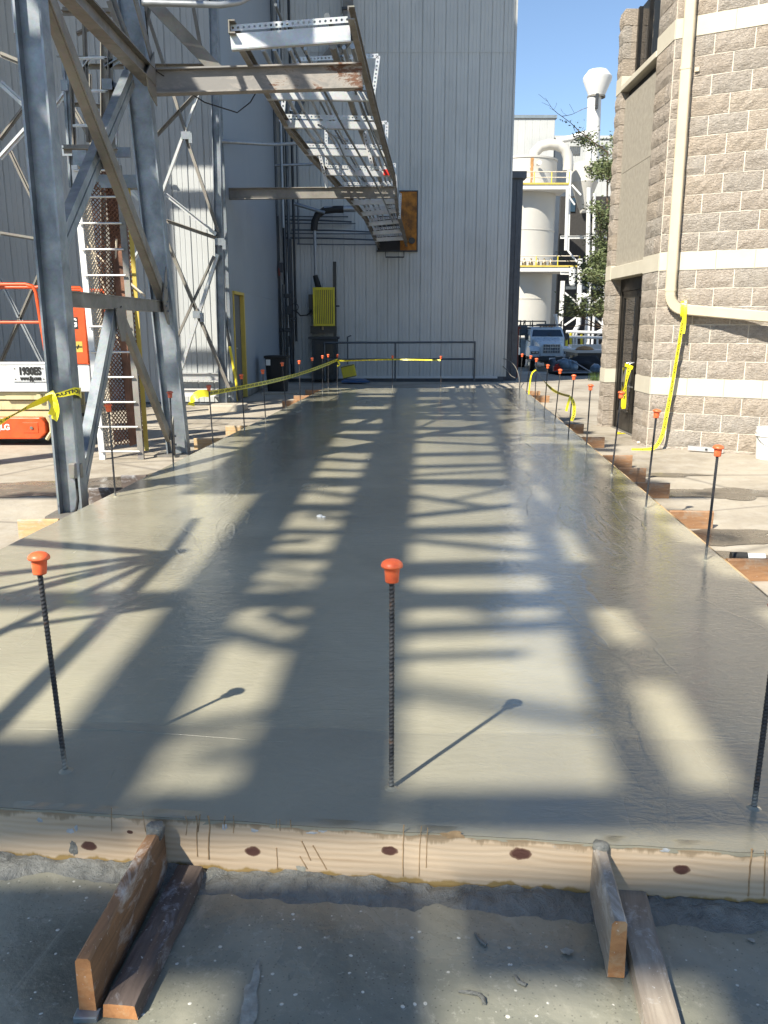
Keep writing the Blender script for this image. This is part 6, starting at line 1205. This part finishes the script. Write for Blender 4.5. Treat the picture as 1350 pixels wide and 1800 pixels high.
obj('deck', MB().span((a.x, 40, b.z - 0.12), (b.x, 43, b.z)), 'tank_white', tl); obj('frame', MB().span((a.x + 0.1, 40.1, a.z + 0.25), (b.x, 42.8, b.z - 0.122)), 'black_paint', tl)
for x in (a.x + 0.5, a.x + 1.3): obj('wheel', MB().lathe([(0.1, -0.1), (0.33, -0.1), (0.36, -0.06), (0.36, 0.06), (0.33, 0.1), (0.1, 0.1)], (x, 40.0, JZ(40) + 0.36), 18, axis=Matrix.Rotation(R(90), 3, 'X')), 'black_rubber', tl, smooth=40)
c = PY(1032, 611, 40.3); tag(obj('orange_lid', MB().lathe([(0.42, 0), (0.45, 0.03), (0.3, 0.15), (0, 0.2)], V((c.x, 40.8, b.z + 0.003)), 18), 'rust_stain', smooth=60), 'rounded orange cover lying on the trailer deck', 'cover')
tag(obj('white_crate', MB().span((PY(1004, 624, 42).x, 42, JZ(42)), (PY(1020, 612, 42).x, 42.5, PY(1004, 612, 42).z)), 'bucket_white', bevel=0.01), 'white crate stacked beside the truck fender', 'crate')
tag(obj('pallet', MB().span((PY(1002, 632, 41.5).x, 41, JZ(41)), (PY(1014, 624, 41.5).x, 41.5, PY(1004, 624, 41.5).z)), 'pale_lumber'), 'small pale wooden pallet stack beside the truck', 'pallet')
# weeds at the corner of the block building
q = MB()
for k in range(160):
    c = PZ(1049 + random.gauss(0, 7), 660 + random.uniform(-1, 2), -0.15); c.z = JZ(c.y); h_ = random.uniform(0.08, 0.3); a = random.uniform(0, 6.28); d = V((math.cos(a), math.sin(a), 0)); e = d * random.uniform(0.02, 0.12)
    q.add([c - d.cross(V((0, 0, 1))) * 0.008, c + d.cross(V((0, 0, 1))) * 0.008, c + e + V((0, 0, h_))], [(0, 1, 2)])
tag(obj('weeds', q, 'grass_blade'), 'green weeds growing at the far corner of the block building', 'weeds', kind='stuff')
# ---------------------------------------------------------------- tree
TRY = 27.0; b0 = V((PY(1070, 600, TRY).x, TRY, ground_z(TRY)))
te = thing('tree', 'slender grey-green leafy tree growing behind the block building', 'tree', b0)
rnd = random.Random(11); limbs = []
def grow(p0, d, L, r_, depth):
    pts = [p0]; dd = d.copy(); n = 5
    for k in range(n):
        sp_ = 0.13 if depth else 0.03
        dd = (dd + V((rnd.gauss(0, sp_), rnd.gauss(0, sp_), rnd.gauss(0.04, sp_)))).normalized(); pts.append(pts[-1] + dd * L / n)
    limbs.append((pts, r_))
    if depth < 3:
        for k in range(4 if depth else 24):
            i = rnd.randint(1 if depth else 2, n); az = rnd.uniform(0, 6.28)
            nd = (dd * 0.35 + V((math.cos(az), math.sin(az), rnd.uniform(-0.3, 0.5)))).normalized(); grow(pts[i].lerp(pts[i - 1], rnd.random()), nd, (1.8 if depth == 0 else L * 0.5) * rnd.uniform(0.7, 1.15), r_ * 0.42, depth + 1)
grow(b0, V((-0.01, 0, 1)), 6.9, 0.055, 0)
q = MB()
for pts, r_ in limbs: q.tube(pts, [max(0.004, r_ * (1 - 0.13 * i)) for i in range(len(pts))], 5)
obj('trunk', q, 'bark', te, smooth=60)
q = MB()
for pts, r_ in limbs:
    if r_ > 0.03: continue
    for i in range(1, len(pts)):
        for k in range(8):
            c = pts[i] + V((rnd.gauss(0, .11), rnd.gauss(0, .11), rnd.gauss(0, .10)))
            if c.z > 7.4 or c.z < 1.6: continue
            a = V((rnd.gauss(0, 1), rnd.gauss(0, 1), rnd.gauss(0, .5))).normalized(); b = a.cross(V((rnd.gauss(0, 1), rnd.gauss(0, 1), rnd.gauss(0, 1)))).normalized(); l_ = rnd.uniform(0.035, 0.065)
            q.add([c - a * l_, c + b * l_ * 0.45, c + a * l_, c - b * l_ * 0.45], [(0, 1, 2, 3)])
obj('crown', q, 'leaf', te)
# white fleck lying on the slab, broom streaks of paste
c = PZ(562, 907, 0.006); tag(obj('concrete_crumb', MB().lathe([(0, 0.012), (0.02, 0.006), (0.024, -0.005)], c, 6).lathe([(0, 0.006), (0.012, 0.002), (0.014, -0.005)], c + V((0.03, -0.02, 0)), 5), 'bucket_white', loc=c), 'small white crumb lying on the wet slab', 'crumb')
